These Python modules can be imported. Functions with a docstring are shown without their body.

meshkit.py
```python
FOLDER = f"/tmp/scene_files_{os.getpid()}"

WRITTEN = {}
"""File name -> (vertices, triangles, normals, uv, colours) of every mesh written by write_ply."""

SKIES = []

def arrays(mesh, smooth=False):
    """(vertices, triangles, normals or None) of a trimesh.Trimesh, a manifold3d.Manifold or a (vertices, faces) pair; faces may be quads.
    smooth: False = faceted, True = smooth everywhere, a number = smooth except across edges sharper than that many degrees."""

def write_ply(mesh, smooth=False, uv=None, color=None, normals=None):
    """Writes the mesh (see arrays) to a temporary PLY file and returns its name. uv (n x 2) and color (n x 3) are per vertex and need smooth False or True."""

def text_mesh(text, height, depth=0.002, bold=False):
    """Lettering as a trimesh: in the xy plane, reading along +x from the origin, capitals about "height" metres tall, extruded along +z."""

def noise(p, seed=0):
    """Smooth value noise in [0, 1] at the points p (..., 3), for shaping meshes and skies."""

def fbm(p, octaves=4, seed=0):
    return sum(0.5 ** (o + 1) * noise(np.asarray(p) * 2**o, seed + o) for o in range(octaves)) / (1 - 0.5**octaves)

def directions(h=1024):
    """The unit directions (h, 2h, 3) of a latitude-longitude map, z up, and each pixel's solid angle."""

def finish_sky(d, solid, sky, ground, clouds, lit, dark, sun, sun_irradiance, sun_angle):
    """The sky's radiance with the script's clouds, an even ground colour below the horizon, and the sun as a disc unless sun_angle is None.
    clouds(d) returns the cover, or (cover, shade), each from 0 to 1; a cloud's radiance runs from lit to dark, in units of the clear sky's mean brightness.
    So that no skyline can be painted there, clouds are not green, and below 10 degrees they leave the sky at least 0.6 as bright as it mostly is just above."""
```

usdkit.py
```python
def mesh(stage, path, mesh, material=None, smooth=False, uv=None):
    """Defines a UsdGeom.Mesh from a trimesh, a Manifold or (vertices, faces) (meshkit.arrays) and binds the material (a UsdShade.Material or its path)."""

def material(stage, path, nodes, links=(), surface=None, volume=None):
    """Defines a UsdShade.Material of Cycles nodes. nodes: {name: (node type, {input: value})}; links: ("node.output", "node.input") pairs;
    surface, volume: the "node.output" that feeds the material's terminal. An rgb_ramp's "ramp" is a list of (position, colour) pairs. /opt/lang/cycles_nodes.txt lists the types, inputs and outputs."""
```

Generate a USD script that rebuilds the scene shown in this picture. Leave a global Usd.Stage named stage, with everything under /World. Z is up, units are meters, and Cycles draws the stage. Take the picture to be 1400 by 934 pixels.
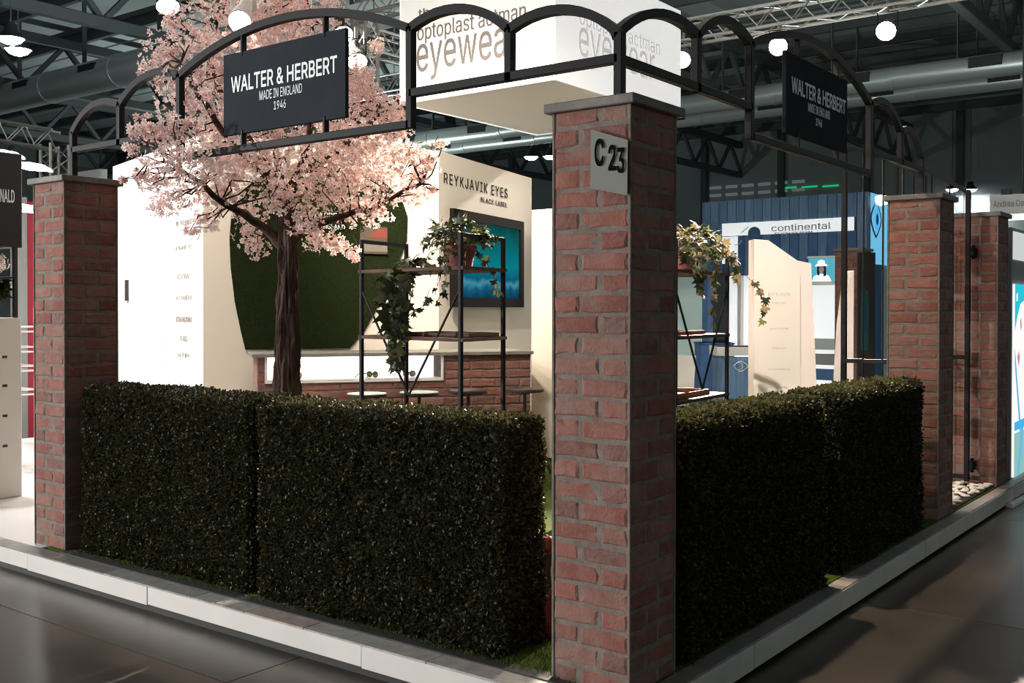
import math, random, numpy as np, trimesh, usdkit, meshkit
from pxr import Usd, UsdGeom, UsdLux, UsdShade, Sdf, Gf, Vt
from shapely.geometry import Polygon

stage = Usd.Stage.CreateInMemory()
UsdGeom.SetStageUpAxis(stage, 'Z')
UsdGeom.SetStageMetersPerUnit(stage, 1.0)
UsdGeom.Xform.Define(stage, '/World')
UsdGeom.Scope.Define(stage, '/World/Looks')
rng = np.random.default_rng(7)
random.seed(7)
A = np.array

# ------------------------------------------------------------------ camera
EXPOSURE = 0.0
FPX, YAW, PITCH, ROLL = 1428.8, 2.2201, -0.0115, 0.001
EYE = A([1.9028, -3.2005, 1.3911])
cam = UsdGeom.Camera.Define(stage, '/World/camera')
fw = A([math.cos(PITCH) * math.cos(YAW), math.cos(PITCH) * math.sin(YAW), math.sin(PITCH)])
ri = np.cross(fw, [0, 0, 1]); ri /= np.linalg.norm(ri)
up = np.cross(ri, fw)
ri, up = math.cos(ROLL) * ri + math.sin(ROLL) * up, -math.sin(ROLL) * ri + math.cos(ROLL) * up
M = Gf.Matrix4d(*[float(v) for v in (*ri, 0, *up, 0, *(-fw), 0, *EYE, 1)])
cam.AddTransformOp().Set(M)
cam.CreateHorizontalApertureAttr(36.0)
cam.CreateVerticalApertureAttr(36.0 * 934 / 1400)
cam.CreateFocalLengthAttr(36.0 * FPX / 1400)
cam.CreateVerticalApertureOffsetAttr((439.12 - 467) / 1400 * 36.0)
cam.CreateExposureAttr(EXPOSURE)
cam.CreateClippingRangeAttr(Gf.Vec2f(0.05, 1000))

# ------------------------------------------------------------------ light levels
AMBIENT = 0.085        # the big dim hall
HALL = 1.0             # high bay lamps
SPOT = 14.0             # stand spotlights

dome = UsdLux.DomeLight.Define(stage, '/World/hall_ambience')
dome.CreateIntensityAttr(AMBIENT)
dome.CreateColorAttr(Gf.Vec3f(0.86, 0.98, 1.0))

# ------------------------------------------------------------------ materials
MAT = {}


def srgb(*c):
    c = A(c, float) / 255
    return tuple(np.where(c <= 0.04045, c / 12.92, ((c + 0.055) / 1.055) ** 2.4))


def mat(name, color, rough=0.6, metal=0.0, noise=None, bump=None, spec=None, emit=None, coat=None):
    """noise=(scale, dark colour, light colour, detail[, stretch xyz]); bump=(scale, strength)"""
    n = {'p': ('principled_bsdf', {'base_color': color, 'roughness': rough, 'metallic': metal})}
    if spec is not None: n['p'][1]['specular_ior_level'] = spec
    if coat: n['p'][1]['coat_weight'] = coat
    if emit:
        n['p'][1]['emission_color'] = emit[0]; n['p'][1]['emission_strength'] = emit[1]
    l = []
    if noise or bump:
        n['tc'] = ('texture_coordinate', {})
    if noise:
        n['mp'] = ('mapping', {'scale': noise[4] if len(noise) > 4 else (1, 1, 1)})
        n['nz'] = ('noise_texture', {'scale': noise[0], 'detail': noise[3], 'roughness': 0.6})
        n['rr'] = ('rgb_ramp', {'ramp': [(0.3, noise[1]), (0.7, noise[2])]})
        l += [('tc.object', 'mp.vector'), ('mp.vector', 'nz.vector'), ('nz.fac', 'rr.fac'), ('rr.color', 'p.base_color')]
    if bump:
        n['bz'] = ('noise_texture', {'scale': bump[0], 'detail': 4.0})
        n['bp'] = ('bump', {'strength': bump[1], 'distance': 0.004})
        l += [('tc.object', 'bz.vector'), ('bz.fac', 'bp.height'), ('bp.normal', 'p.normal')]
    MAT[name] = usdkit.material(stage, '/World/Looks/' + name, n, l, surface='p.BSDF')
    return MAT[name]


def emitter(name, color, strength):
    MAT[name] = usdkit.material(stage, '/World/Looks/' + name, {'e': ('emission', {'color': color, 'strength': strength})}, [], surface='e.emission')
    return MAT[name]


def leafmat(name, color, color2, rough=0.45, trans=0.25, scale=30.0):
    MAT[name] = usdkit.material(stage, '/World/Looks/' + name, {
        'tc': ('texture_coordinate', {}), 'nz': ('noise_texture', {'scale': scale, 'detail': 2.0}),
        'rr': ('rgb_ramp', {'ramp': [(0.35, color), (0.65, color2)]}),
        'p': ('principled_bsdf', {'roughness': rough}), 't': ('translucent_bsdf', {}),
        'm': ('mix_closure', {'fac': trans})},
        [('tc.object', 'nz.vector'), ('nz.fac', 'rr.fac'), ('rr.color', 'p.base_color'), ('rr.color', 't.color'),
         ('p.BSDF', 'm.closure1'), ('t.BSDF', 'm.closure2')], surface='m.closure')
    return MAT[name]


# brick: five tones with pale mortar smears and rough relief
BRICKS = []
for k, (d, h) in enumerate([((.16, .056, .046), (.26, .098, .080)), ((.20, .070, .056), (.30, .118, .094)), ((.24, .084, .064), (.33, .135, .105)),
                            ((.14, .060, .052), (.24, .108, .090)), ((.23, .10, .08), (.32, .165, .135))]):
    nm = 'brick_tone_%d' % k
    BRICKS.append(usdkit.material(stage, '/World/Looks/' + nm, {
        'tc': ('texture_coordinate', {}),
        'n1': ('noise_texture', {'scale': 14.0, 'detail': 5.0, 'roughness': 0.65}), 'r1': ('rgb_ramp', {'ramp': [(0.3, d), (0.7, h)]}),
        'n2': ('noise_texture', {'scale': 9.0, 'detail': 6.0, 'roughness': 0.75}), 'r2': ('rgb_ramp', {'ramp': [(0.44, (.06, .06, .06)), (0.70, (.66, .66, .66))]}),
        'mx': ('mix_color', {'b': (.26, .205, .175)}),
        'n3': ('noise_texture', {'scale': 90.0, 'detail': 4.0}), 'bp': ('bump', {'strength': 0.7, 'distance': 0.004}),
        'bw': ('rgb_to_bw', {}),
        'p': ('principled_bsdf', {'roughness': 0.88, 'specular_ior_level': 0.25})},
        [('tc.object', 'n1.vector'), ('tc.object', 'n2.vector'), ('tc.object', 'n3.vector'), ('n1.fac', 'r1.fac'), ('n2.fac', 'r2.fac'),
         ('r2.color', 'bw.color'), ('bw.val', 'mx.fac'), ('r1.color', 'mx.a'), ('mx.result', 'p.base_color'), ('n3.fac', 'bp.height'), ('bp.normal', 'p.normal')],
        surface='p.BSDF'))
mat('mortar', (.2, .17, .145), .95, noise=(20, (.145, .122, .104), (.245, .21, .18), 5), bump=(120, .6))
mat('slate_cap', (.16, .15, .14), .7, noise=(9, (.12, .11, .105), (.22, .2, .19), 4), bump=(60, .3))
mat('black_steel', (.012, .0128, .0152), .58, 0.0, bump=(180, .08), spec=.18)
mat('sign_slate', (.03, .035, .043), .85, noise=(5, (.027, .032, .040), (.033, .039, .048), 3), spec=.04)
mat('sign_white', (.72, .75, .78), .5)
mat('plate_grey', (.19, .195, .175), .7)
mat('ink_black', (.004, .004, .004), .9, spec=.05)
mat('white_paint', (.80, .79, .76), .55)
mat('white_gloss', (.80, .80, .79), .18)
mat('cream_paint', (.78, .70, .58), .6)
mat('underside_cream', (.88, .82, .73), .7)
mat('warm_paint', (.80, .73, .63), .6)
mat('letter_grey', (.27, .245, .225), .9, spec=.05)
mat('letter_pale', (.55, .54, .52), .6)
mat('letter_dark', (.05, .046, .042), .9, spec=.05)
mat('fascia_white', (.74, .71, .68), .35, noise=(3, (.70, .675, .65), (.76, .73, .70), 3))
mat('fascia_greyer', (.62, .61, .57), .45, noise=(4, (.56, .55, .51), (.67, .66, .62), 4))  # greyer tone for the boards on the right side
for k, c in enumerate([(.29, .29, .28), (.38, .375, .36), (.21, .21, .205), (.40, .33, .31)]):
    mat('trim_grey_%d' % k, c, .5, noise=(16, tuple(v * .75 for v in c), tuple(v * 1.25 for v in c), 6), bump=(90, .2))
mat('dark_strip', (.03, .032, .03), .7)
mat('concrete', (.1, .09, .08), .42, noise=(1.1, (.024, .022, .019), (.070, .054, .043), 7), bump=(40, .05))
mat('concrete_b', (.1, .09, .08), .38, noise=(0.9, (.021, .020, .018), (.062, .051, .041), 7), bump=(40, .05))
mat('joint_dark', (.02, .018, .016), .9)
mat('turf_green', (.06, .11, .015), .95, noise=(140, (.025, .048, .006), (.075, .12, .018), 4), bump=(200, 1.0), spec=.1)
mat('turf_blade', (.055, .095, .012), .9, spec=.08)
mat('turf_wall', (.02, .03, .01), .95, noise=(110, (.009, .015, .005), (.028, .040, .013), 4), bump=(170, 1.0), spec=.1)
leafmat('hedge_leaf', (.016, .021, .009), (.054, .049, .015), .58, .26, 25.0)
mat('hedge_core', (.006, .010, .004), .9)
mat('bark', (.07, .045, .038), .95, noise=(26, (.018, .011, .010), (.13, .082, .066), 6, (1, 1, .12)), bump=(70, 1.0), spec=.15)
leafmat('petal', (.88, .70, .67), (.94, .83, .80), .6, .42, 60.0)
leafmat('petal_b', (.84, .52, .49), (.92, .68, .64), .6, .42, 60.0)
mat('blossom_heart', (.20, .03, .03), .7)
leafmat('young_leaf', (.10, .14, .03), (.17, .16, .05), .5, .3, 20.0)
leafmat('ivy_leaf', (.010, .018, .007), (.028, .040, .012), .45, .15, 18.0)
leafmat('ivy_pale', (.07, .09, .025), (.15, .15, .06), .45, .3, 18.0)
leafmat('ivy_brown', (.12, .085, .04), (.24, .18, .10), .5, .2, 18.0)
mat('stem_brown', (.06, .045, .02), .8)
mat('terracotta', (.16, .045, .035), .7, noise=(20, (.12, .034, .028), (.2, .06, .045), 3))
mat('wood_brown', (.07, .033, .02), .6, noise=(14, (.04, .018, .011), (.10, .05, .03), 5, (.3, 3, 3)), spec=.2)
mat('wood_red', (.2, .065, .035), .6, noise=(14, (.15, .05, .026), (.24, .08, .045), 5, (.3, 3, 3)), spec=.2)
mat('stool_dark', (.045, .03, .024), .5)
mat('stool_pale', (.55, .60, .52), .4)
mat('counter_stone', (.20, .19, .165), .5, noise=(10, (.17, .16, .14), (.24, .23, .2), 3))
emitter('lit_display', (1.0, .97, .93), 1.6)
mat('tv_bezel', (.012, .010, .010), .8, spec=.06)
mat('steel_tube', (.55, .52, .49), .35, .85)
mat('duct_metal', (.5, .53, .52), .35, .45, bump=(8, .15))
mat('roof_sheet', (.3, .33, .33), .8, noise=(.6, (.26, .29, .29), (.36, .38, .38), 4))
mat('roof_steel', (.08, .09, .092), .7)
mat('wall_hall', (.3, .34, .34), .85, noise=(.5, (.26, .30, .30), (.34, .37, .37), 3))
mat('lamp_white', (.75, .73, .70), .4)
mat('lamp_black', (.02, .02, .022), .5)
emitter('lens_warm', (1.0, .82, .66), 60.0)
emitter('lens_cool', (.92, 1.0, 1.0), 14.0)
emitter('green_tube', (.02, .9, .35), .5)
emitter('louvre_glow', (.55, .68, .66), .16)
mat('blue_plank', (.035, .085, .17), .6, noise=(7, (.04, .10, .20), (.12, .23, .38), 5, (6, 6, .35)))
mat('blue_plank_b', (.035, .085, .17), .6, noise=(8, (.05, .12, .23), (.17, .29, .44), 5, (6, 6, .3)))
mat('blue_panel', (.018, .07, .17), .55, noise=(5, (.022, .08, .19), (.035, .11, .26), 3))
emitter('blue_glow', (.20, .66, 1.0), .75)
emitter('blue_bright', (.08, .50, 1.0), .9)
mat('mist_glass', (.42, .55, .55), .2)
mat('teal_glass', (.02, .10, .12), .12)
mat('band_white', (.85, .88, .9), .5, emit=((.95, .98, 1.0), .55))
mat('pylon_cream', (.84, .73, .66), .6)
mat('pebble_white', (.82, .76, .66), .55, noise=(30, (.74, .68, .58), (.86, .81, .73), 3))
mat('pebble_bed', (.05, .035, .02), .95)
mat('red_column', (.30, .012, .03), .6)
mat('grey_column', (.24, .24, .23), .7)
mat('header_black', (.012, .012, .015), .5)
mat('pale_wall', (.45, .47, .47), .7)
mat('tower_cream', (.68, .63, .57), .5)
mat('gold', (.45, .22, .05), .3, .8)
mat('lens_olive', (.35, .36, .06), .2)
mat('red_gloss', (.16, .012, .014), .15)
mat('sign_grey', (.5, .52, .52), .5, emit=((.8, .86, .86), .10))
emitter('sign_under', (.95, 1.0, 1.0), 1.2)
emitter('poster_cyan', (.03, .62, .78), .9)
emitter('poster_white', (1.0, .97, .95), 1.0)
emitter('poster_pink', (.85, .35, .40), .8)
emitter('poster_mint', (.35, .68, .62), .8)
emitter('panel_pale', (.78, .84, .82), .75)
emitter('photo_sky', (.10, .48, .62), .9)
emitter('photo_white', (.95, .98, 1.0), 1.0)
mat('photo_hair', (.04, .02, .015), .7)
mat('photo_face', (.75, .55, .48), .7)
mat('flyer_red', (.26, .05, .032), .6)
mat('flyer_brown', (.10, .075, .05), .6)
mat('flyer_grey', (.22, .20, .15), .5)
mat('pink_print', (.85, .62, .60), .6)
emitter('led_white', (1, .99, .97), 3.0)
# the television picture: teal sky over a dark blue sea, as noise bands on the glowing screen
MAT['tv_screen'] = usdkit.material(stage, '/World/Looks/tv_screen', {
    'tc': ('texture_coordinate', {}), 'sx': ('separate_xyz', {}), 'mr': ('map_range', {'from_min': 0.095, 'from_max': 0.855, 'to_min': 0.0, 'to_max': 1.0}),
    'nz': ('noise_texture', {'scale': 6.0, 'detail': 5.0}), 'ad': ('math', {'math_type': 'multiply_add', 'value2': 0.22, 'value3': -0.11}), 'sm': ('math', {'math_type': 'add'}),
    'rr': ('rgb_ramp', {'ramp': [(0.0, (.004, .04, .09)), (0.12, (.008, .10, .18)), (0.2, (.06, .28, .36)), (0.27, (.004, .11, .20)), (0.45, (.003, .21, .26)), (.7, (.003, .15, .16)), (1.0, (.004, .06, .06))]}),
    'e': ('emission', {'strength': .9})},
    [('tc.object', 'sx.vector'), ('sx.z', 'mr.value'), ('tc.object', 'nz.vector'), ('nz.fac', 'ad.value1'), ('mr.result', 'sm.value1'), ('ad.value', 'sm.value2'),
     ('sm.value', 'rr.fac'), ('rr.color', 'e.color')], surface='e.emission')

# ------------------------------------------------------------------ mesh helpers
_c = 1.0
_cv = []
for sx in (-1, 1):
    for sy in (-1, 1):
        for sz in (-1, 1):
            for ax in range(3):
                p = A([sx, sy, sz], float) * 1.0
                q = p * (1 - .2); q[ax] = p[ax]
                _cv.append(q)
_cv = A(_cv)
_ch = trimesh.convex.convex_hull(_cv)
# order-safe: rebuild the hull's own vertices; remember for each which axis is flush
CH_V, CH_F = np.array(_ch.vertices), np.array(_ch.faces)
CH_S = np.sign(CH_V)
CH_FL = np.abs(CH_V) > .95


def chamfer_box(size, ch):
    half = A(size, float) / 2
    ch = min(ch, half.min() * .9)
    return CH_S * np.where(CH_FL, half, half - ch), CH_F


def rotz(a):
    c, s = math.cos(a), math.sin(a)
    return A([[c, -s, 0], [s, c, 0], [0, 0, 1.0]])


def frame_from(d, upv=(0, 0, 1)):
    d = A(d, float); d = d / np.linalg.norm(d)
    upv = A(upv, float)
    if abs(d @ upv) > .98: upv = A([1.0, 0, 0]) if abs(d[0]) < .9 else A([0, 1.0, 0])
    s = np.cross(upv, d); s /= np.linalg.norm(s)
    return np.stack([d, s, np.cross(d, s)], 1)      # columns: along, side, up


class MB:
    def __init__(s): s.v, s.f, s.n = [], [], 0

    def add(s, v, f):
        v, f = np.asarray(v, float), np.asarray(f, int)
        if f.shape[1] == 4: f = np.vstack([f[:, [0, 1, 2]], f[:, [0, 2, 3]]])
        s.v.append(v); s.f.append(f + s.n); s.n += len(v)
        return s

    def tm(s, m, T=None):
        v = np.array(m.vertices)
        if T is not None: v = v @ T[:3, :3].T + T[:3, 3]
        return s.add(v, m.faces)

    def box(s, c, size, ch=.003, R=None):
        v, f = chamfer_box(size, ch)
        if R is not None: v = v @ np.asarray(R).T
        return s.add(v + A(c, float), f)

    def span(s, lo, hi, ch=.003):
        lo, hi = A(lo, float), A(hi, float)
        return s.box((lo + hi) / 2, np.abs(hi - lo), ch)

    def bar(s, p, q, w, h=None, ch=.003, upv=(0, 0, 1)):
        p, q = A(p, float), A(q, float); h = h or w
        v, f = chamfer_box((np.linalg.norm(q - p), w, h), ch)
        return s.add(v @ frame_from(q - p, upv).T + (p + q) / 2, f)

    def tube(s, pts, r, n=8, cap=True):
        pts = [A(p, float) for p in pts]; r = np.broadcast_to(A(r, float), (len(pts),))
        v, prev = [], None
        for i, p in enumerate(pts):
            d = pts[min(i + 1, len(pts) - 1)] - pts[max(i - 1, 0)]
            F = frame_from(d) if prev is None else None
            if prev is not None:
                d = d / np.linalg.norm(d); sd = prev - d * (prev @ d); sd /= np.linalg.norm(sd)
                F = np.stack([d, sd, np.cross(d, sd)], 1)
            prev = F[:, 1]
            for k in range(n):
                a = 2 * math.pi * k / n
                v.append(p + r[i] * (math.cos(a) * F[:, 1] + math.sin(a) * F[:, 2]))
        f = []
        for i in range(len(pts) - 1):
            for k in range(n):
                a, b = i * n + k, i * n + (k + 1) % n
                f += [(a, b, b + n), (a, b + n, a + n)]
        if cap:
            v += [pts[0], pts[-1]]; c0, c1 = len(v) - 2, len(v) - 1; e = (len(pts) - 1) * n
            for k in range(n):
                f += [(c0, (k + 1) % n, k), (c1, e + k, e + (k + 1) % n)]
        return s.add(v, f)

    def sweep(s, pts, nrm, w, d):
        """a bar of width w (in the plane of pts) and depth d (along nrm) following pts"""
        pts = [A(p, float) for p in pts]; nrm = A(nrm, float); v = []
        for i, p in enumerate(pts):
            t = pts[min(i + 1, len(pts) - 1)] - pts[max(i - 1, 0)]; t /= np.linalg.norm(t)
            side = np.cross(nrm, t)
            for a, b in ((-1, -1), (1, -1), (1, 1), (-1, 1)): v.append(p + side * a * w / 2 + nrm * b * d / 2)
        f = []
        for i in range(len(pts) - 1):
            for k in range(4):
                a, b = i * 4 + k, i * 4 + (k + 1) % 4
                f.append((a, b, b + 4, a + 4))
        e = (len(pts) - 1) * 4
        f += [(3, 2, 1, 0), (e, e + 1, e + 2, e + 3)]
        return s.add(v, f)

    def lathe(s, prof, c=(0, 0, 0), n=24, R=None):
        v = []
        for r, z in prof:
            for k in range(n): v.append((r * math.cos(2 * math.pi * k / n), r * math.sin(2 * math.pi * k / n), z))
        f = []
        for i in range(len(prof) - 1):
            for k in range(n):
                a, b = i * n + k, i * n + (k + 1) % n
                f.append((a, b, b + n, a + n))
        v = A(v)
        if R is not None: v = v @ np.asarray(R).T
        return s.add(v + A(c, float), f)

    def prism(s, poly, O, U, V, depth):
        """2D polygon (shapely or points) in the plane O + u U + v V, extruded by depth along U x V"""
        if not hasattr(poly, 'exterior'): poly = Polygon(poly)
        m = trimesh.creation.extrude_polygon(poly, depth, engine='earcut')
        U, V = A(U, float), A(V, float); N = np.cross(U, V)
        v = np.array(m.vertices)
        return s.add(A(O, float) + v[:, :1] * U + v[:, 1:2] * V + v[:, 2:] * N, m.faces)

    def arrays(s): return np.vstack(s.v), np.vstack(s.f)


# ------------------------------------------------------------------ scene helpers
used = {}
base_of = {}


def numbered(parent, name):
    k = used.get((parent, name), 0); used[(parent, name)] = k + 1
    return name if k == 0 else '%s_%03d' % (name, k)


def thing(name, label, cat, base=(0, 0, 0), rz=0.0, group=None, kind=None):
    path = '/World/' + numbered('/World', name)
    x = UsdGeom.Xform.Define(stage, path)
    x.AddTranslateOp().Set(Gf.Vec3d(*map(float, base))); x.AddRotateZOp().Set(math.degrees(rz))
    p = x.GetPrim()
    if label: p.SetCustomDataByKey('label', label)
    if cat: p.SetCustomDataByKey('category', cat)
    if group: p.SetCustomDataByKey('group', group)
    if kind: p.SetCustomDataByKey('kind', kind)
    base_of[path] = (A(base, float), rz)
    return path


def struct(name, base=(0, 0, 0), label=None):
    return thing(name, label, None, base, 0.0, None, 'structure')


def local(parent, v):
    b, rz = base_of.get('/World/' + parent.split('/')[2], (np.zeros(3), 0.0))
    v = np.asarray(v, float) - b
    return v @ rotz(-rz).T if rz else v


def part(parent, name, mb, m, smooth=30, label=None, kind=None, is_local=False):
    """one mesh under a thing or part; the mesh is given in world coordinates unless is_local"""
    v, f = mb.arrays() if isinstance(mb, MB) else mb
    if not is_local: v = local(parent, v)
    path = parent + '/' + numbered(parent, name)
    usdkit.mesh(stage, path, (v, f), MAT[m] if isinstance(m, str) else m, smooth=smooth)
    p = stage.GetPrimAtPath(path)
    if label: p.SetCustomDataByKey('label', label)
    if kind: p.SetCustomDataByKey('kind', kind)
    return path


def solo(name, mb, m, label, cat, base, group=None, smooth=30, kind=None):
    """a thing that is a single mesh"""
    v, f = mb.arrays()
    path = '/World/' + numbered('/World', name)
    x = usdkit.mesh(stage, path, (v - A(base, float), f), MAT[m] if isinstance(m, str) else m, smooth=smooth)
    x.AddTranslateOp().Set(Gf.Vec3d(*map(float, base)))
    p = x.GetPrim(); p.SetCustomDataByKey('label', label); p.SetCustomDataByKey('category', cat)
    if group: p.SetCustomDataByKey('group', group)
    if kind: p.SetCustomDataByKey('kind', kind)
    return path


def dup(src, label, base, rz=0.0, group=None, cat=None):
    sp = stage.GetPrimAtPath(src); name = src.split('/')[-1].rstrip('0123456789').rstrip('_')
    path = '/World/' + numbered('/World', name)
    x = UsdGeom.Xform.Define(stage, path)
    x.AddTranslateOp().Set(Gf.Vec3d(*map(float, base))); x.AddRotateZOp().Set(math.degrees(rz))
    p = x.GetPrim(); p.GetReferences().AddInternalReference(src)
    # the referenced prim's own xform ops are overridden by these stronger opinions
    p.SetCustomDataByKey('label', label); p.SetCustomDataByKey('category', cat or sp.GetCustomDataByKey('category'))
    if group: p.SetCustomDataByKey('group', group)
    p.SetInstanceable(True)
    return path


def text(parent, string, O, U, V, width, height, m, depth=.003, bold=False, name='lettering', part_label=None, lower=False):
    """lettering whose bounding box starts at O, width x height along U, V"""
    t = meshkit.text_mesh(string, .1, .002, bold)
    b = t.bounds; v = np.array(t.vertices)
    hx = b[1][0] - b[0][0]; hy = b[1][1] - b[0][1]
    u = (v[:, 0] - b[0][0]) / hx * width; w = (v[:, 1] - b[0][1]) / hy * height; d = v[:, 2] / .002 * depth
    U, V = A(U, float), A(V, float); N = np.cross(U, V)
    mb = MB().add(A(O, float) + u[:, None] * U + w[:, None] * V + d[:, None] * N, t.faces)
    return part(parent, name, mb, m, smooth=False, label=part_label)


X, Y, Z = A([1.0, 0, 0]), A([0, 1.0, 0]), A([0, 0, 1.0])


def brick_mesh(O, U, V, w, h, proud, r):
    """one rough brick face: 10 point outline, chamfered, 48 triangles; O lower left on the mortar plane"""
    N = np.cross(U, V)
    xs = [0, .34, .68, 1.0]
    pts = [(x * w, 0) for x in xs] + [(w, h * .5)] + [(x * w, h) for x in xs[::-1]] + [(0, h * .5)]
    pts = A(pts) + r.normal(0, .0026, (10, 2))
    c = A([w / 2, h / 2])
    inner = c + (pts - c) * A([1 - .010 / w * 2, 1 - .007 / h * 2])
    dz = proud + r.normal(0, .0012, 10)
    v = [O + p[0] * U + p[1] * V - .004 * N for p in pts] + [O + p[0] * U + p[1] * V + (proud - .004) * N for p in pts] + \
        [O + p[0] * U + p[1] * V + z * N for p, z in zip(inner, dz)] + [O + c[0] * U + c[1] * V + (proud + .001) * N]
    f = []
    for k in range(10):
        a, b = k, (k + 1) % 10
        f += [(a, b, b + 10), (a, b + 10, a + 10), (a + 10, b + 10, b + 20), (a + 10, b + 20, a + 20), (a + 20, b + 20, 30)]
    return A(v), A(f)


def brick_face(parent, O, U, V, width, height, course, r, edge=.012, swap=False, stretcher=.625, top_full=False):
    """a face of bricks: one stretcher and one header in every course, alternating sides"""
    n = int(math.ceil(height / course - .15)); j = .014
    for i in range(n):
        z0 = i * course; z1 = min(z0 + course - j, height - .004)
        if z1 - z0 < .02: continue
        W = width - 2 * edge; k = (i + swap) % 2
        first = stretcher if k else 1 - stretcher - .02
        a = edge; b = edge + W * first
        for (s, e) in ((a, b - j / 2), (b + j / 2, edge + W)):
            mm = brick_mesh(A(O) + U * s + V * (z0 + j * .5), U, V, e - s, z1 - z0, r.uniform(.0015, .0055), r)
            part(parent, 'brick', mm, BRICKS[r.integers(0, 5)], smooth=False)


# ================================================================== THE SETTING
# hall floor: concrete slabs with sawn joints
FZ = -.125
fl = struct('floor', (0, 0, FZ))
part(fl, 'slab_bed', MB().span((-48, -14, FZ - .15), (22, 46, FZ - .012), .001), 'joint_dark')
jx = [-48, -33, -22, -14.6, -8.57, -5.1, -1.57, 1.95, 5.5, 22]
jy = [-14, -6.05, -3.3, -.54, 2.2, 4.95, 7.7, 11, 16, 26, 46]
for i in range(len(jx) - 1):
    for k in range(len(jy) - 1):
        part(fl, 'slab', MB().span((jx[i] + .003, jy[k] + .003, FZ - .013), (jx[i + 1] - .003, jy[k + 1] - .003, FZ), .0005), 'concrete' if (i + k) % 2 else 'concrete_b')

# hall walls far away
wb = struct('wall_back', (-15, 44, 0))
part(wb, 'wall_sheet', MB().span((-60, 44, FZ), (24, 44.2, 10.2), .01), 'wall_hall')
for k in range(20):
    part(wb, 'pilaster', MB().span((-58 + 4 * k, 43.7, FZ), (-57.7 + 4 * k, 44, 10.2), .01), 'roof_steel')
wl = struct('wall_left', (-50, 15, 0))
part(wl, 'wall_sheet', MB().span((-50.2, -14, FZ), (-50, 44, 10.2), .01), 'wall_hall')
for k in range(12):
    part(wl, 'pilaster', MB().span((-50, -12 + 4.6 * k, FZ), (-49.7, -11.7 + 4.6 * k, 10.2), .01), 'roof_steel')
# small high windows in the back wall
wn = struct('window_1', (-19.5, 43.9, 6.8))
for r_ in range(3):
    for c_ in range(6):
        x0 = -21.6 + c_ * .85; z0 = 6.55 + r_ * .38
        part(wn, 'pane', MB().span((x0, 43.90, z0), (x0 + .6, 43.995, z0 + .14), .005), 'louvre_glow')

# hall roof: sheets, purlins, deep girders with diagonals
ce = struct('ceiling', (-15, 15, 10))
for k in range(12):
    y0 = -14 + 5 * k
    part(ce, 'roof_panel', MB().span((-50, y0 + .05, 9.9), (22, y0 + 4.95, 10.05), .01), 'roof_sheet')
for k in range(24):
    y0 = -13 + 2.5 * k
    part(ce, 'purlin', MB().bar((-50, y0, 9.72), (22, y0, 9.72), .16, .34, .01), 'roof_steel')
for k, gx in enumerate((-44, -36, -28, -20, -12, -4, 4, 12)):
    mb = MB().bar((gx, -14, 9.35), (gx, 44, 9.35), .28, .3, .02).bar((gx, -14, 7.9), (gx, 44, 7.9), .24, .26, .02)
    part(ce, 'girder', mb, 'roof_steel')
    mb = MB()
    for q in range(24):
        y0 = -14 + 2.42 * q
        mb.bar((gx, y0, 7.95), (gx, y0 + 1.21, 9.3), .13).bar((gx, y0 + 1.21, 9.3), (gx, y0 + 2.42, 7.95), .13)
    part(ce, 'girder_bracing', mb, 'roof_steel')

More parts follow.
